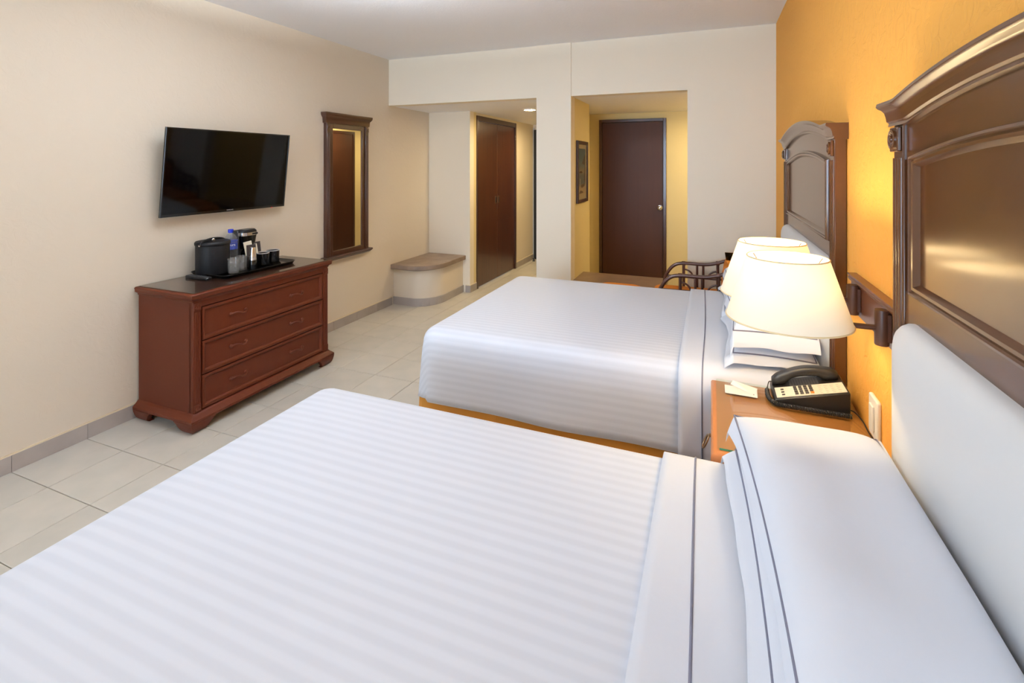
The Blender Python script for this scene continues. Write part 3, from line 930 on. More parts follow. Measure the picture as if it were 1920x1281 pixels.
# ------------------------------------------------------------------ headboards
def headboard(yc, half, label):
    r = thing('headboard', (RW, yc, 0), label, 'headboard', 'arched wooden headboards')
    xb = RW - .001
    xf = .420
    def arch(y, base, rise, span):
        t = min(abs(y - yc) / span, 1.0)
        return base + rise * (1 - t * t)
    ys = [yc - half + 2 * half * k / 48 for k in range(49)]
    # flat back board
    ys = [yc - half + .004 + 2 * (half - .004) * k / 48 for k in range(49)]
    poly = [(yc - half + .004, .05)] + [(yc + half - .004, .05)] + [(y, arch(y, 1.585, .055, half * .88)) for y in reversed(ys)]
    MB().prism(poly, 'x', xf + .012, xb - .002).build('back_board', 'head_wood', r)
    # posts
    for s_ in (-1, 1):
        y_out = yc + s_ * half
        y_in = y_out - s_ * .062
        pa, pb = min(y_out, y_in), max(y_out, y_in)
        post = MB().box(xf, xb, pa, pb, 0, 1.570).build('post', 'head_wood', r, bevel=.004)
        for k in range(3):
            yy = pa + .012 + .019 * k
            MB().tube([(xf + .001, yy, .62), (xf + .001, yy, 1.485)], .0062, 8).build('reed', 'head_wood', post, smooth=60)
        ym = (pa + pb) / 2
        MB().box(xf - .010, xf, pa + .004, pb - .004, 1.500, 1.560).build('rosette_block', 'head_wood', post, bevel=.003)
        MB().lathe([(.024, 0), (.024, -.005), (.018, -.006), (.016, -.002), (.009, -.002), (.008, -.007), (.001, -.008)], (xf - .010, ym, 1.53), 22, 'x').build('rosette', 'head_wood', post, smooth=40)
    # arched bands swept along y
    def sweep(name, y0, y1, fn, prof, n=56, m='head_wood', xw=None):
        rings = []
        for k in range(n + 1):
            y = y0 + (y1 - y0) * k / n
            z = fn(y)
            rings.append([(xf + dx, y, z + dz) for dx, dz in prof])
        return MB().loft(rings).build(name, m, r, smooth=35)
    def crown_z(y):
        return arch(y, 1.622, .054, half * .86)
    bk = xb - xf
    prof = [(bk, 0), (-.030, 0), (-.032, -.008), (-.028, -.013), (-.020, -.017), (-.014, -.024), (-.011, -.034), (-.009, -.046), (-.004, -.050), (-.006, -.058), (0, -.060), (bk, -.060)]
    sweep('crown_moulding', yc - half - .022, yc + half + .022, crown_z, prof)
    # fascia under the crown between the posts
    def fascia_z(y):
        return arch(y, 1.500, .045, half * .80)
    sweep('fascia', yc - half + .062, yc + half - .062, lambda y: crown_z(y) - .056, [(.006, .002), (.006, -.085), (.013, -.085), (.013, .002)])
    # panel frame moulding: closed loop with arched top
    pw = half - .112
    z_lo = 1.172
    loop_out = []
    n = 40
    pts = [(yc - pw, z_lo), (yc + pw, z_lo)]
    topv = [(yc + pw - 2 * pw * k / n, arch(yc + pw - 2 * pw * k / n, 1.488, .048, pw)) for k in range(n + 1)]
    def inset(o_):
        q = [(yc - pw + o_, z_lo + o_), (yc + pw - o_, z_lo + o_)]
        for k in range(n + 1):
            y = (yc + pw - o_) - 2 * (pw - o_) * k / n
            q.append((y, arch(y, 1.488, .048, pw) - o_))
        return q
    rings = []
    for o_, dx in ((0, .013), (0, .001), (.003, -.006), (.008, -.007), (.012, -.001), (.016, -.004), (.022, -.003), (.028, .006), (.032, .0125)):
        rings.append([(xf + dx, y, z) for y, z in inset(o_)])
    MB().loft(rings, True, False).build('panel_moulding', 'head_wood', r, smooth=35)
    q = inset(.026)
    MB().prism(q, 'x', xf + .009, xf + .012).build('panel', 'head_wood', r)
    # rail with small projection above the cushion
    MB().box(xf + .005, xf + .013, yc - half + .062, yc + half - .062, 1.095, 1.172).build('lower_rail', 'head_wood', r, bevel=.002)
    # upholstered cushion
    cw = half - .064
    rings = []
    for o_, dx, in ((.0, .012), (0.0, -.004), (.006, -.016), (.016, -.025), (.032, -.031), (.06, -.034), (.12, -.036)):
        rings.append([(xf + dx, y, z) for y, z in rrect(yc - cw + o_, yc + cw - o_, .50 + o_, 1.112 - o_, max(.075 - o_, .01), 8)])
    MB().loft(rings).build('cushion', 'cushion', r, smooth=40)
    return r
HB2C, HB1C, HBH = 2.815, .825, .672
headboard(HB1C, HBH, 'glossy brown arched headboard nearest the viewer with white padded cushion')
headboard(HB2C, HBH, 'brown arched headboard of the farther bed, in front of the far wall corner')

# ------------------------------------------------------------------ beds
BZ, HEM = .645, .292
def rounded_outline(x0, x1, y0, y1, rf, rh, n=10):
    """outline with normals; foot at x0, head at x1"""
    pts = []
    def arc(cx, cy, r, a0):
        for k in range(n + 1):
            t = a0 + PI / 2 * k / n
            pts.append((cx + r * math.cos(t), cy + r * math.sin(t), math.cos(t), math.sin(t)))
    def line(ax, ay, bx, by, nx, ny, m):
        for k in range(1, m):
            t = k / m
            pts.append((ax + (bx - ax) * t, ay + (by - ay) * t, nx, ny))
    arc(x1 - rh, y1 - rh, rh, 0)
    line(x1 - rh, y1, x0 + rf, y1, 0, 1, 40)
    arc(x0 + rf, y1 - rf, rf, PI / 2)
    line(x0, y1 - rf, x0, y0 + rf, -1, 0, 28)
    arc(x0 + rf, y0 + rf, rf, PI)
    line(x0 + rf, y0, x1 - rh, y0, 0, -1, 40)
    arc(x1 - rh, y0 + rh, rh, 1.5 * PI)
    line(x1, y0 + rh, x1, y1 - rh, 1, 0, 20)
    return pts

def make_bed(y0, y1, x0, labels, seed):
    x1 = .382
    yc = (y0 + y1) / 2
    bed = thing('bed', ((x0 + x1) / 2, yc, 0), labels[0], 'bed', 'double beds')
    MB().prism(rrect(x0 + .03, x1, y0 + .03, y1 - .03, .05), 'z', .07, .30).build('box_spring', 'mattress', bed, bevel=.01)
    MB().prism(rrect(x0 + .03, x1, y0 + .03, y1 - .03, .07), 'z', .30, .575).build('mattress', 'mattress', bed, bevel=.03)
    for lx in (x0 + .12, x1 - .12):
        for ly in (y0 + .12, y1 - .12):
            MB().lathe([(.02, 0), (.028, .07)], (lx, ly, 0), 12).build('leg', 'dark_wood', bed)
    # skirt with soft pleats
    rings = []
    oln = rounded_outline(x0 - .006, x1, y0 + .010, y1 - .010, .03, .02)
    for z in (.012, .1, .2, .315):
        ring = []
        for i, (px_, py_, nx, ny) in enumerate(oln):
            fl = (.315 - z) * .04 + .004 * math.sin(i * .9) * (.315 - z) / .3
            ring.append((px_ + nx * fl, py_ + ny * fl, z))
        rings.append(ring)
    sk = MB().loft(rings, True, False).build('bed_skirt', 'gold', bed, smooth=60)
    # pleat seam flaps
    for px_ in (-.28, -.95):
        for py_, s_ in ((y0 + .012, -1), (y1 - .012, 1)):
            MB().box(px_ - .003, px_ + .003, py_ + s_ * .002 - .004, py_ + s_ * .002 + .004, .012, .31).build('pleat', 'gold', sk)
    # ---- duvet
    oln = rounded_outline(x0, x1, y0, y1, .085, .03)
    R_ = .075
    prof = []      # (outset, z, arclength below the reference ring)
    L = 0
    arc_n = 7
    P = []
    for k in range(arc_n + 1):            # from top inwards point to vertical side
        t = PI / 2 * k / arc_n
        P.append((-R_ + R_ * math.sin(t), BZ - R_ + R_ * math.cos(t)))
    m = 8
    for k in range(1, m + 1):
        t = k / m
        P.append((.004 + .010 * t if t > 0 else 0, BZ - R_ - (BZ - R_ - HEM) * t))
    ell = [0]
    for q0, q1 in zip(P, P[1:]):
        ell.append(ell[-1] + math.hypot(q1[0] - q0[0], q1[1] - q0[1]))
    mb = MB(); mb.uv = []
    rings = []
    hw_ = (y1 - y0) / 2
    rnd = random.Random(seed)
    ph = rnd.random() * 9
    def ring_at(out, z, l_):
        ring = []
        for i, (px_, py_, nx, ny) in enumerate(oln):
            nx_ = nx if nx < 0 else nx * .3
            drop = l_ / ell[-1]
            wob = 0.0
            if drop > .25:
                wob = .006 * (drop - .25) * (math.sin(px_ * 7 + ph) * abs(ny) + math.sin(py_ * 8 + ph) * abs(nx)) \
                      + .012 * (drop - .25) * noise.noise((px_ * 3, py_ * 3, ph))
                # gathered fold at the two foot corners
                cornerness = max(0, min(-nx, abs(ny)) * 1.6)
                wob += .020 * (drop - .25) * cornerness * math.sin(i * 1.3)
            hz = 0
            if l_ > ell[-1] * .8:
                hz = .008 * noise.noise((px_ * 2.2, py_ * 2.2, ph + 3)) * (l_ / ell[-1] - .8) * 5
            hz += .035 * max(0, -nx) ** 2 * max(0, drop - .3)
            bulge = .010 * noise.noise((px_ * 1.6, py_ * 1.6, ph + 7)) * min(1, drop * 2)
            x = px_ + nx_ * (out + wob + bulge)
            y = py_ + ny * (out + wob + bulge)
            ring.append((x, y, z + hz))
            mb.uv.append((px_ + nx_ * l_, (py_ - ny * R_) + ny * l_))
        return ring
    for (o_, z), l_ in list(zip(P, ell))[::-1]:
        rings.append(ring_at(o_, z, l_))
    # top surface: shrink the reference ring to the centre line
    ref = [(px_ - nx * R_, py_ - ny * R_) for px_, py_, nx, ny in oln]
    steps = 22
    for k in range(1, steps + 1):
        t = k / steps
        ring = []
        for (rx, ry) in ref:
            cxm = min(max(rx, x0 + hw_), x1 - .05)
            cym = yc
            x = rx + (cxm - rx) * t
            y = ry + (cym - ry) * t
            edge = min(1, min(abs(y - y0), abs(y1 - y), abs(x - x0)) / .25)
            z = BZ + .006 * edge + edge * (.0035 * noise.noise((x * 2.4, y * 3.2, ph + 11)))
            ring.append((x, y, z))
            mb.uv.append((x, y))
        rings.append(ring)
    mb.loft(rings, True, False)
    dv = mb.build('duvet', 'stripes', None, smooth=80, merge=True, label=labels[1], cat='duvet', group='striped white duvets')
    sol = dv.modifiers.new('solid', 'SOLIDIFY'); sol.thickness = .012; sol.offset = -1
    # ---- turned-down sheet over the duvet
    sx0, sx1 = -.125, .372
    def sheet_path(x, lift):
        pts = []
        dz_hem = HEM - .006
        side = []
        for k in range(7):
            t = k / 6
            w_ = .006 * math.sin(x * 26 + t * 2) * (1 - t)
            side.append((-(.026 + lift) - .006 * (1 - t) - w_, dz_hem + (BZ - R_ - dz_hem) * t))
        for k in range(1, 7):
            t = PI / 2 * k / 6
            side.append((R_ - (R_ + .020 + lift) * math.cos(t), BZ - R_ + (R_ + .011 + lift) * math.sin(t)))
        left = [(x, y0 + d, z) for d, z in side]
        n = 22
        top = []
        for k in range(1, n):
            y = y0 + R_ + (y1 - y0 - 2 * R_) * k / n
            edge = min(1, min(y - y0, y1 - y) / .25)
            top.append((x, y, BZ + .011 + lift + .006 * edge + .002 * noise.noise((x * 9, y * 5, ph))))
        right = [(x, y1 - d, z) for d, z in reversed(side)]
        return left + top + right
    xs = [sx0 + (sx1 - sx0) * k / 24 for k in range(25)]
    sh_ = thing('turned_down_sheet', (.12, yc, HEM), labels[2], 'sheet', 'turned down bed sheets')
    MB().loft([sheet_path(x, 0) for x in xs], False, False).build('sheet', 'white_cloth', sh_, smooth=70)
    so = sh_.children[0].modifiers.new('solid', 'SOLIDIFY'); so.thickness = .004; so.offset = 1
    path = sheet_path(0.0, .004)
    MB().tube([(p[0] - .035 + .006 * math.sin(p[1] * 3), p[1], p[2]) for p in path], .0030, 6).build('piping', 'piping', sh_, smooth=60)
    return bed

BED1 = (.03, 1.505)
BED2 = (2.135, 3.49)
make_bed(BED2[0], BED2[1], -1.372, ('double bed with gold skirt farther from the viewer', 'striped white duvet on the farther bed', 'white turned-down sheet on the farther bed, beside the nightstand'), 5)
make_bed(BED1[0], BED1[1], -1.378, ('double bed nearest the viewer', 'striped white duvet on the bed nearest the viewer', 'white turned-down sheet on the nearest bed, below the pillows'), 8)

# pillows
def pillow_data(L, D, T, TB, seed, fx, droop_x, droop_y, skew=0.0):
    """-x: flange towards the foot (fx wide, hanging droop_x); +x: tucked against the headboard"""
    fl = .045
    Lb, Dn, Dp = L - fl, D - fl, D - .008
    def ends(n):
        return [fl * k / n for k in range(n, 0, -1)]
    U = [-Lb - e_ for e_ in ends(4)] + [-Lb * math.cos(PI * k / 34) for k in range(35)] + [Lb + e_ for e_ in ends(4)[::-1]]
    V = [-Dn - e_ for e_ in ends(4)] + [-Dn * math.cos(PI / 2 * k / 12) for k in range(12)] + [Dp * math.sin(PI / 2 * k / 12) for k in range(13)] + [D]
    def place(x, y, side):
        Db = Dn if x < 0 else Dp
        a_, b_ = abs(y) / Lb, abs(x) / Db
        if a_ < 1 and b_ < 1:
            pw = 3.0 if x < 0 else 6.0
            h = (T if side > 0 else TB) * ((1 - a_ ** 3.2) ** .55) * ((1 - b_ ** pw) ** .55)
            h += .006 * noise.noise((x * 6, y * 6, seed)) * (1 - a_) * (1 - b_) * 4
        else:
            h = 0
        ex = max(0, -x - Dn) / fl
        ey = max(0, abs(y) - Lb) / fl
        rip = noise.noise((x * 9 + seed, y * 7, 1.5))
        dz = -droop_x * ex ** 1.2 * (1 + .25 * rip) - droop_y * ey ** 1.3 * (1 + .35 * noise.noise((x * 8, seed, .7)))
        xx, yy = x, y
        if ex > 0: xx = -Dn - fx * ex * (1 + .3 * rip)
        if ey > 0: yy = math.copysign(Lb + ey * fl * .75, y)
        yy -= math.copysign(.016 * min(a_, 1.1) ** 4 * (1 - min(b_, 1) ** 2), y)
        if x < 0: xx += .012 * min(b_, 1.1) ** 4 * (1 - min(a_, 1) ** 2)
        xx -= skew * y * min(1, max(0, (D - x) / (2 * D)))
        z = dz + side * max(h, .0015)
        return (xx, yy, z)
    nu, nv = len(U), len(V)
    mb = MB()
    top = [place(x, y, 1) for y in U for x in V]
    bot = [place(x, y, -1) for y in U for x in V]
    fs = []
    off = nu * nv
    for i in range(nu - 1):
        for j in range(nv - 1):
            q = (i * nv + j, i * nv + j + 1, (i + 1) * nv + j + 1, (i + 1) * nv + j)
            fs.append(q)
            fs.append(tuple(k + off for k in q[::-1]))
    border = [j for j in range(nv)] + [i * nv + nv - 1 for i in range(1, nu)] + [(nu - 1) * nv + j for j in range(nv - 2, -1, -1)] + [i * nv for i in range(nu - 2, 0, -1)]
    for k in range(len(border)):
        p_, q_ = border[k], border[(k + 1) % len(border)]
        fs.append((p_, q_, q_ + off, p_ + off))
    mb.add(top + bot, fs)
    path = []
    for y, x in [(-Lb + 2 * Lb * k / 30, -Dn) for k in range(30)] + [(Lb, -Dn + (Dn + Dp) * k / 20) for k in range(20)] + \
                [(Lb - 2 * Lb * k / 30, Dp) for k in range(30)] + [(-Lb, Dp - (Dn + Dp) * k / 20) for k in range(20)]:
        p_ = place(x, y, 1)
        path.append((p_[0], p_[1], p_[2] + .0015))
    pip = MB().tube(path, .0028, 6, closed=True)
    return mb, pip

PROTO = []
LOW, TOP = (.052, .038, .036, .026, .030), (.068, .038, .012, .042, .048)
for k, (L_, (T, TB, fx, dx_, dy_)) in enumerate(((.440, LOW), (.440, TOP), (.336, LOW), (.336, TOP), (.29, LOW), (.29, TOP))):
    mb, pip = pillow_data(L_, .172, T, TB, 3.1 + k * 4, fx, dx_, dy_, (.030, .068, 0, 0, 0, 0)[k])
    r = thing('pillow', (0, 0, 0), 'white pillow', 'pillow', 'piped white pillows')
    mb.build('pillow_body', 'white_cloth', r, smooth=80, origin=(0, 0, 0))
    pip.build('piping', 'piping', r, smooth=60, origin=(0, 0, 0))
    PROTO.append(r)
XP_, PZ0, PZ1 = .209, .707, .800
spots = [
    (0, (XP_ - .012, 1.052, PZ0), .0, 0.0, 'lower white pillow under the large one on the nearest bed, beside the nightstand'),
    (1, (XP_ - .002, 1.046, PZ1), .0, 0.0, 'large top pillow in the foreground on the nearest bed, beside the nightstand'),
    (4, (XP_, .308, PZ0), .0, 0.0, 'lower white pillow on the viewer\'s side of the nearest bed, out of frame'),
    (5, (XP_, .302, PZ1), .0, 0.0, 'top white pillow on the viewer\'s side of the nearest bed, out of frame'),
    (2, (XP_ + .002, 2.478, PZ0), -.01, 0.0, 'lower white pillow directly behind the telephone on the farther bed'),
    (3, (XP_ - .004, 2.472, PZ1), .01, 0.0, 'top white pillow under the lampshades on the farther bed'),
    (2, (XP_, 3.155, PZ0), .0, 0.0, 'lower white pillow at the chair side of the farther bed'),
    (3, (XP_ - .004, 3.150, PZ1 + .006), .0, 0.05, 'top white pillow at the chair side of the farther bed'),
]
used = [False] * 6
for k, loc, rz, ry, lab in spots:
    if not used[k]:
        o = PROTO[k]; used[k] = True
    else:
        o = copy_tree(PROTO[k])
    o.location = loc
    o.rotation_euler = (0, -ry, rz)
    o['label'] = lab

# ------------------------------------------------------------------ nightstand
NX0, NX1, NY0, NY1, NZ = -.002, RW - .006, 1.545, 2.088, .637
ns = thing('nightstand', ((NX0 + NX1) / 2, (NY0 + NY1) / 2, 0), 'light brown wooden nightstand with glass top between the beds', 'nightstand')
MB().box(NX0 + .02, NX1, NY0 + .02, NY0 + .038, .0, .60).build('side_panel', 'night_wood', ns, bevel=.002)
MB().box(NX0 + .02, NX1, NY1 - .038, NY1 - .02, .0, .60).build('side_panel', 'night_wood', ns, bevel=.002)
MB().box(NX1 - .01, NX1, NY0 + .038, NY1 - .038, .05, .60).build('back_panel', 'night_wood', ns)
MB().box(NX0 + .03, NX1 - .01, NY0 + .038, NY1 - .038, .05, .068).build('bottom_shelf', 'night_wood', ns)
MB().box(NX0 + .03, NX1 - .01, NY0 + .038, NY1 - .038, .40, .415).build('inner_shelf', 'night_wood', ns)
dw = MB().box(NX0 + .006, NX0 + .35, NY0 + .042, NY1 - .042, .425, .59).build('drawer', 'night_wood', ns, bevel=.004)
yh = (NY0 + NY1) / 2
MB().lathe([(.016, 0), (.016, -.004), (.006, -.006), (.006, -.012), (.001, -.013)], (NX0 + .006, yh, .548), 14, 'x').build('handle_plate', 'brass', dw, smooth=40)
MB().tube([(NX0 - .006 - .010 * (1 - math.sin(2 * PI * k / 20)), yh + .022 * math.cos(2 * PI * k / 20), .526 + .022 * math.sin(2 * PI * k / 20)) for k in range(20)], .0032, 8, closed=True).build('ring_pull', 'brass', dw, smooth=60)
rings = []
for o_, z in ((.0, .598), (.010, .603), (.014, .612), (.014, .622), (.010, .629), (.004, .632), (-.004, .633)):
    rings.append([(NX0 + .014 - o_, NY0 + .014 - o_, z), (NX1, NY0 + .014 - o_, z), (NX1, NY1 - .014 + o_, z), (NX0 + .014 - o_, NY1 - .014 + o_, z)])
MB().loft(rings).build('top', 'night_wood', ns, smooth=35)
gx0, gx1, gy0, gy1 = NX0 + .018, NX1 - .004, NY0 + .030, NY1 - .008
MB().prism(rrect(gx0, gx1, gy0, gy1, .008), 'z', .6334, .6390).build('glass_top', 'table_glass', ns)
MB().box(gx0 + .006, gx1 - .006, gy0 - .0008, gy0, .6336, .6388).build('glass_edge', 'glass_edge', ns)
NT = .6392

# note card
nc = thing('note_card', (.10, 2.0, NT), 'white folded paper card lying on the nightstand', 'card')
def sheet_quad(pts, t, nm):
    MB().loft([[(p[0], p[1], p[2]) for p in pts], [(p[0], p[1], p[2] + t) for p in pts]]).build(nm, 'paper', nc)
sheet_quad([(.046, 2.033, NT), (.046, 1.962, NT), (.152, 1.960, NT), (.156, 2.031, NT)], .0008, 'lower_leaf')
sheet_quad([(.066, 2.038, NT + .003), (.148, 1.968, NT + .0012), (.157, 2.030, NT + .004), (.075, 2.055, NT + .012)], .0006, 'upper_leaf')
MB().prism([(.1395, 1.975), (.1425, 1.975), (.1425, 1.981), (.1395, 1.981)], 'z', NT + .0020, NT + .0026).build('printed_mark', 'ink', nc)

# telephone: faces -X, handset along X on the far side
ph = thing('telephone', (.31, 2.0, NT), 'black desk telephone with cream faceplate and coiled cord on the nightstand', 'telephone')
PX0_, PX1_, PY0, PY1 = .203, .425, 1.928, 2.088
def ptop(x): return NT + .018 + (x - PX0_) / (PX1_ - PX0_) * .058
MB().prism([(PX0_, NT), (PX1_, NT), (PX1_, ptop(PX1_)), (PX1_ - .004, ptop(PX1_) + .001), (PX0_ + .004, ptop(PX0_) + .002), (PX0_, ptop(PX0_) - .003)], 'y', PY0, PY1).build('base', 'phone', ph, bevel=.004)
def on_face(pts, h0, h1, nm, m, parent):
    return MB().loft([[(x, y, ptop(x) + h0) for x, y in pts], [(x, y, ptop(x) + h1) for x, y in pts]]).build(nm, m, parent)
fp = on_face([(.211, 1.937), (.418, 1.937), (.418, 2.016), (.211, 2.016)], .001, .0032, 'faceplate', 'phone_face', ph)
for i in range(4):
    for j in range(4):
        x = .268 + .0135 * i * 1.15
        y = 1.946 + .0175 * (3 - j)
        if j == 3 and i == 3: mm = 'orange_key'
        else: mm = 'key'
        on_face([(x, y), (x + .010, y), (x + .010, y + .010), (x, y + .010)], .003, .0062, 'key', mm, fp)
for j in range(3):
    y = 1.948 + .021 * j
    on_face([(.228, y), (.237, y), (.237, y + .007), (.228, y + .007)], .003, .0058, 'key', 'key', fp)
rnd = random.Random(4)
for j in range(5):
    y = 1.945 + .0135 * j
    for i in range(4):
        x = .342 + i * .018
        on_face([(x, y), (x + rnd.uniform(.006, .014), y), (x + .008, y + .0012), (x, y + .0012)], .0031, .0034, 'print_line', 'ink', fp)
# speaker grille between the handset ends
g = MB()
gr = on_face([(.262, 2.018), (.350, 2.018), (.350, 2.086), (.262, 2.086)], .0005, .004, 'speaker_grille', 'grey_plastic', ph)
for i in range(10):
    x = .266 + i * .0082
    on_face([(x, 2.022), (x + .0042, 2.022), (x + .0042, 2.070), (x, 2.070)], .0039, .0046, 'grille_slot', 'black', gr)
# handset
def hs(x, dz): return ptop(x) + dz
hp, hr = [], []
N = 26
rings = []
for k in range(N + 1):
    t = k / N
    x = .206 + .205 * t
    bow = math.sin(PI * t)
    thick = .030 - .014 * min(1, max(0, (bow - .35) / .45))          # deeper at the two ends
    zc_top = hs(x, .032 + .024 * bow)
    w = .024 - .004 * bow
    zb = zc_top - 2 * thick * (1 if bow > .6 else 1.0)
    zb = max(zb, hs(x, .002))
    yc_ = 2.055
    end = min(1, min(t, 1 - t) / .06)
    w *= .75 + .25 * end
    zt = zb + (zc_top - zb) * (.78 + .22 * end)
    ring = [(x, yc_ + w * math.copysign(abs(math.cos(a_)) ** .55, math.cos(a_)), (zt + zb) / 2 + (zt - zb) / 2 * math.copysign(abs(math.sin(a_)) ** .6, math.sin(a_)))
            for a_ in [2 * PI * q / 18 for q in range(18)]]
    rings.append(ring)
MB().loft(rings).build('handset', 'phone', ph, smooth=50)
# coiled cord from the handset's lower end round the front edge
ctrl = [(.206, 2.055, NT + .030), (.196, 2.050, NT + .028), (.190, 2.035, NT + .012), (.187, 2.005, NT + .0085), (.188, 1.965, NT + .0085), (.198, 1.930, NT + .0085), (.22, 1.914, NT + .0085), (.28, 1.912, NT + .0085), (.36, 1.911, NT + .0085), (.425, 1.910, NT + .0085)]
def catmull(P, n):
    out = []
    P = [Vector(p) for p in P]
    for i in range(len(P) - 1):
        p0, p1, p2, p3 = P[max(i - 1, 0)], P[i], P[i + 1], P[min(i + 2, len(P) - 1)]
        for k in range(n):
            t = k / n
            out.append(.5 * ((2 * p1) + (p2 - p0) * t + (2 * p0 - 5 * p1 + 4 * p2 - p3) * t * t + (3 * p1 - p0 - 3 * p2 + p3) * t ** 3))
    out.append(P[-1])
    return out
cl_ = catmull(ctrl, 40)
lens = [0]
for p_, q_ in zip(cl_, cl_[1:]): lens.append(lens[-1] + (q_ - p_).length)
coil = []
turns_per_m = 1 / .0046
total = lens[-1]
steps = 1500
j = 0
for k in range(steps + 1):
    s_ = total * k / steps
    while j < len(lens) - 2 and lens[j + 1] < s_: j += 1
    f_ = (s_ - lens[j]) / max(lens[j + 1] - lens[j], 1e-9)
    c_ = cl_[j].lerp(cl_[j + 1], f_)
    tg = (cl_[min(j + 1, len(cl_) - 1)] - cl_[j]).normalized()
    u_ = tg.cross(Vector((0, 0, 1))).normalized()
    w_ = tg.cross(u_)
    rad = .0062 if s_ > .05 else .0062 * max(0, (s_ - .03)) / .02
    th = 2 * PI * s_ * turns_per_m
    coil.append(tuple(c_ + (u_ * math.cos(th) + w_ * math.sin(th)) * rad))
MB().tube(coil, .0018, 5).build('coiled_cord', 'phone', ph, smooth=80)
MB().tube([tuple(p) for p in catmull([(.424, 1.955, NT + .010), (.436, 1.93, NT + .016), (.447, 1.88, NT + .012), (.450, 1.83, NT + .003), (.452, 1.79, NT + .003)], 8)], .0022, 6).build('line_cord', 'phone', ph, smooth=80)

# wall switch
sw_ = thing('wall_switch', (RW, 1.79, .69), 'white switch plate on the orange wall above the nightstand', 'switch')
MB().prism(rrect(1.748, 1.832, .648, .770, .008), 'x', RW - .012, RW).build('plate', 'white', sw_, bevel=.004)
MB().box(RW - .018, RW - .012, 1.772, 1.808, .672, .746).build('rocker', 'white', sw_, bevel=.002)

# ------------------------------------------------------------------ wall lamps
BYA, BYB = 1.515, 2.012
rail = thing('lamp_mounting_board', (RW, (BYA + BYB) / 2, .98), 'brown moulded mounting board between the headboards', 'mounting board')
MB().box(.444, RW - .001, BYA, BYB, .975, 1.080).build('board', 'lamp_wood', rail, bevel=.002)
MB().prism([(RW - .001, 1.074), (.440, 1.074), (.436, 1.080), (.436, 1.084), (.440, 1.088), (.434, 1.092), (.434, 1.098), (RW - .001, 1.098)], 'y', BYA, BYB + .006).build('top_moulding', 'lamp_wood', rail)

def wall_lamp(yl, xl, label):
    r = thing('wall_lamp', (.43, yl, .99), label, 'lamp', 'swing-arm wall lamps')
    za = 1.030
    MB().lathe([(.001, 0), (.016, 0), (.017, .003), (.017, .092), (.016, .095), (.001, .095)], (.424, yl, .985), 20).build('pivot', 'lamp_bronze', r, smooth=40)
    MB().box(.424, .4435, yl - .014, yl + .014, .995, 1.07).build('wall_plate', 'lamp_bronze', r, bevel=.002)
    MB().tube([(.424, yl, za), (xl, yl, za)], .0075, 10).build('arm', 'lamp_bronze', r, smooth=60)
    MB().lathe([(.001, -.012), (.012, -.012), (.012, .02), (.007, .022), (.007, .045), (.018, .048), (.018, .080), (.001, .08)], (xl, yl, za), 16).build('socket', 'lamp_bronze', r, smooth=40)
    bl = MB().lathe([(.001, .080), (.012, .080), (.014, .088), (.022, .102), (.026, .116), (.022, .132), (.012, .141), (.001, .143)], (xl, yl, za - .012), 20).build('bulb', 'bulb', r, smooth=60)
    z0_, z1_ = 1.030, 1.205
    s1 = MB().lathe([(.160, z0_), (.1035, z1_)], (xl, yl, 0), 56, cap=False).build('shade', 'shade', r, smooth=80)
    for rr_, zz in ((.160, z0_), (.1035, z1_)):
        MB().tube([(xl + rr_ * math.cos(2 * PI * k / 56), yl + rr_ * math.sin(2 * PI * k / 56), zz) for k in range(56)], .0022, 6, closed=True).build('shade_trim', 'shade_trim', s1, smooth=80)
    for k in range(3):
        t = 2 * PI * k / 3 + .4
        MB().tube([(xl + .018 * math.cos(t), yl + .018 * math.sin(t), za + .06), (xl + .103 * math.cos(t), yl + .103 * math.sin(t), z1_ - .004)], .0015, 6).build('shade_spider', 'lamp_bronze', s1)
    return r
wall_lamp(1.605, .200, 'lit cone-shade lamp in front, on the near end of the mounting board')
wall_lamp(1.900, .190, 'lit cone-shade lamp behind the front one, toward the farther bed')

# ------------------------------------------------------------------ added bowl pendant, unseen above the frame, fills the room with light
uc = (-1.55, 1.80, .10)
up = thing('added_fill_pendant', (uc[0], uc[1], 2.3), 'added white bowl pendant, unseen above the frame, as fill light for the room', 'lamp')
MB().lathe([(.001, 2.435), (.05, 2.435), (.055, 2.452), (.001, 2.452)], uc, 20).build('canopy', 'white', up, smooth=40)
MB().lathe([(.008, 2.20), (.008, 2.436)], uc, 10).build('rod', 'lamp_bronze', up, smooth=60)
MB().lathe([(.001, 2.185), (.08, 2.19), (.15, 2.215), (.20, 2.26), (.196, 2.26), (.145, 2.222), (.07, 2.20), (.001, 2.197)], uc, 36).build('bowl', 'shade', up, smooth=60)
ul = bpy.data.lights.new('added_ceiling_fill', 'AREA'); ul.shape = 'DISK'; ul.size = .34; ul.energy = FILL_UPLIGHT; ul.color = (.80, .90, 1.0)
ulo = bpy.data.objects.new('added_ceiling_fill', ul); COL.objects.link(ulo)
ulo.parent = up; ulo.location = (0, 0, .05); ulo.rotation_euler = (PI, 0, 0)

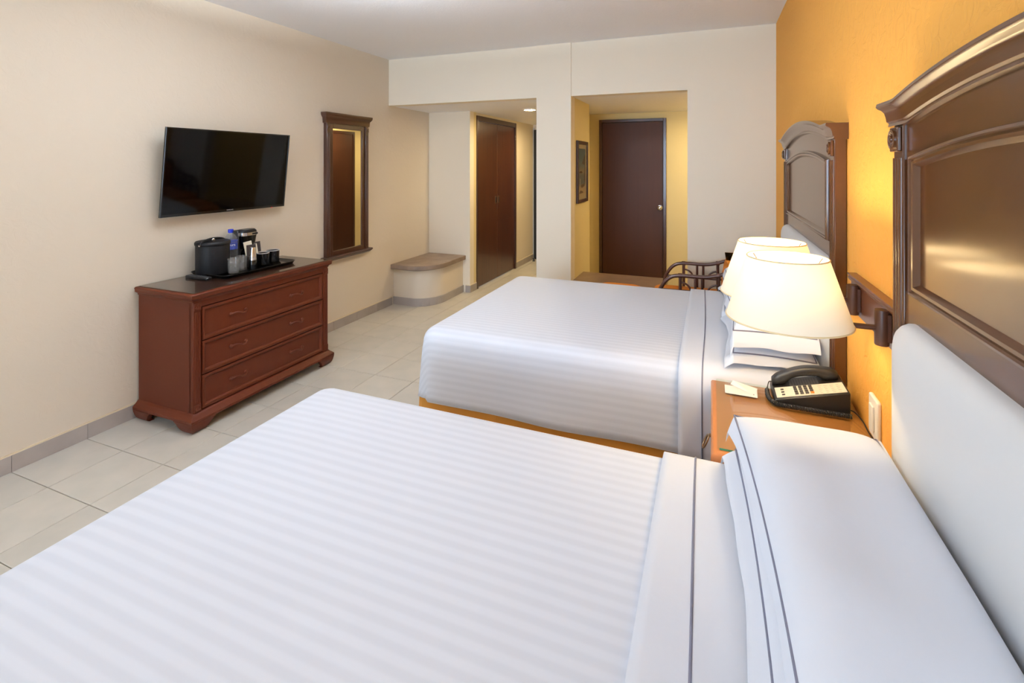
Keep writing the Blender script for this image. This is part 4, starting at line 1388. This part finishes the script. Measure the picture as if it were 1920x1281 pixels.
# ------------------------------------------------------------------ rattan chair and footstool
ch = thing('rattan_armchair', (-.10, 3.93, 0), 'dark brown rattan armchair with orange cushions behind the farther bed', 'chair')
def arm(yc_):
    P = [(-.37, yc_, 0), (-.365, yc_, .30), (-.352, yc_, .53), (-.325, yc_, .605), (-.275, yc_, .662), (-.205, yc_, .682), (-.05, yc_, .683), (.04, yc_, .700), (.09, yc_, .718), (.135, yc_, .728)]
    MB().tube([tuple(p) for p in catmull(P, 6)], .0135, 10).build('arm_rail', 'rattan', ch, smooth=80)
    MB().tube([(-.345, yc_, .575), (.12, yc_, .575)], .009, 8).build('side_rail', 'rattan', ch, smooth=80)
    MB().tube([(-.36, yc_, .34), (.13, yc_, .34)], .011, 8).build('side_rail', 'rattan', ch, smooth=80)
    for x_, r_, zt in ((-.205, .011, .68), (-.105, .009, .68), (-.060, .009, .68), (.045, .011, .70)):
        MB().tube([(x_, yc_, .34), (x_, yc_, zt)], r_, 8).build('spindle', 'rattan', ch, smooth=80)
    for x_, sx in ((-.205, 1), (.045, -1)):
        pts = [(x_ + sx * .07 * math.sin(t), yc_, .575 + .06 * math.cos(t)) for t in [PI / 2 * k / 8 for k in range(9)]]
        MB().tube(pts, .007, 8).build('corner_brace', 'rattan', ch, smooth=80)
    for x_, z_ in ((-.205, .682), (.045, .70)):
        MB().lathe([(.016, -.014), (.017, -.008), (.017, .008), (.016, .014)], (x_, yc_, z_), 12, 'x').build('binding', 'rattan', ch, smooth=60)
    MB().tube([(.12, yc_, 0), (.135, yc_, .40), (.175, yc_, .80)], .0135, 10).build('rear_leg', 'rattan', ch, smooth=80)
arm(3.70)
arm(4.17)
MB().tube([(.175, 3.70, .80), (.19, 3.80, .83), (.19, 4.07, .83), (.175, 4.17, .80)], .0135, 10).build('back_rail', 'rattan', ch, smooth=80)
for k in range(5):
    y_ = 3.77 + k * .083
    MB().tube([(.13, y_, .36), (.188, y_, .82)], .008, 8).build('back_spindle', 'rattan', ch, smooth=80)
for x_ in (-.36, .13):
    MB().tube([(x_, 3.70, .34), (x_, 4.17, .34)], .012, 8).build('cross_rail', 'rattan', ch, smooth=80)
def soft_box(x0, x1, y0, y1, z0, z1, r):
    rings = []
    n = 6
    for k in range(n + 1):
        t = -PI / 2 + PI * k / n
        o_ = r * (1 - math.cos(t))
        z = (z0 + z1) / 2 + ((z1 - z0) / 2) * math.sin(t)
        rings.append([(p[0], p[1], z) for p in rrect(x0 + o_, x1 - o_, y0 + o_, y1 - o_, .05)])
    return MB().loft(rings)
soft_box(-.43, .10, 3.725, 4.145, .355, .512, .03).build('seat_cushion', 'orange_fabric', ch, smooth=60)
bc = soft_box(-.04, .04, 3.735, 4.135, .0, .30, .03)
bc.map(lambda p: Vector((p.x * 1.0 + .095 + (p.z) * .13, p.y, p.z + .50))).build('back_cushion', 'orange_fabric', ch, smooth=60)
fs_ = thing('rattan_footstool', (-.68, 3.93, 0), 'low rattan footstool with orange cushion beside the armchair', 'footstool')
for x_ in (-.83, -.53):
    for y_ in (3.77, 4.09):
        MB().tube([(x_, y_, 0), (x_, y_, .40)], .013, 10).build('leg', 'rattan', fs_, smooth=80)
for y_ in (3.77, 4.09):
    MB().tube([(-.83, y_, .37), (-.53, y_, .37)], .011, 8).build('rail', 'rattan', fs_, smooth=80)
for x_ in (-.83, -.53):
    MB().tube([(x_, 3.77, .37), (x_, 4.09, .37)], .011, 8).build('rail', 'rattan', fs_, smooth=80)
soft_box(-.85, -.51, 3.75, 4.11, .385, .500, .03).build('cushion', 'orange_fabric', fs_, smooth=60)
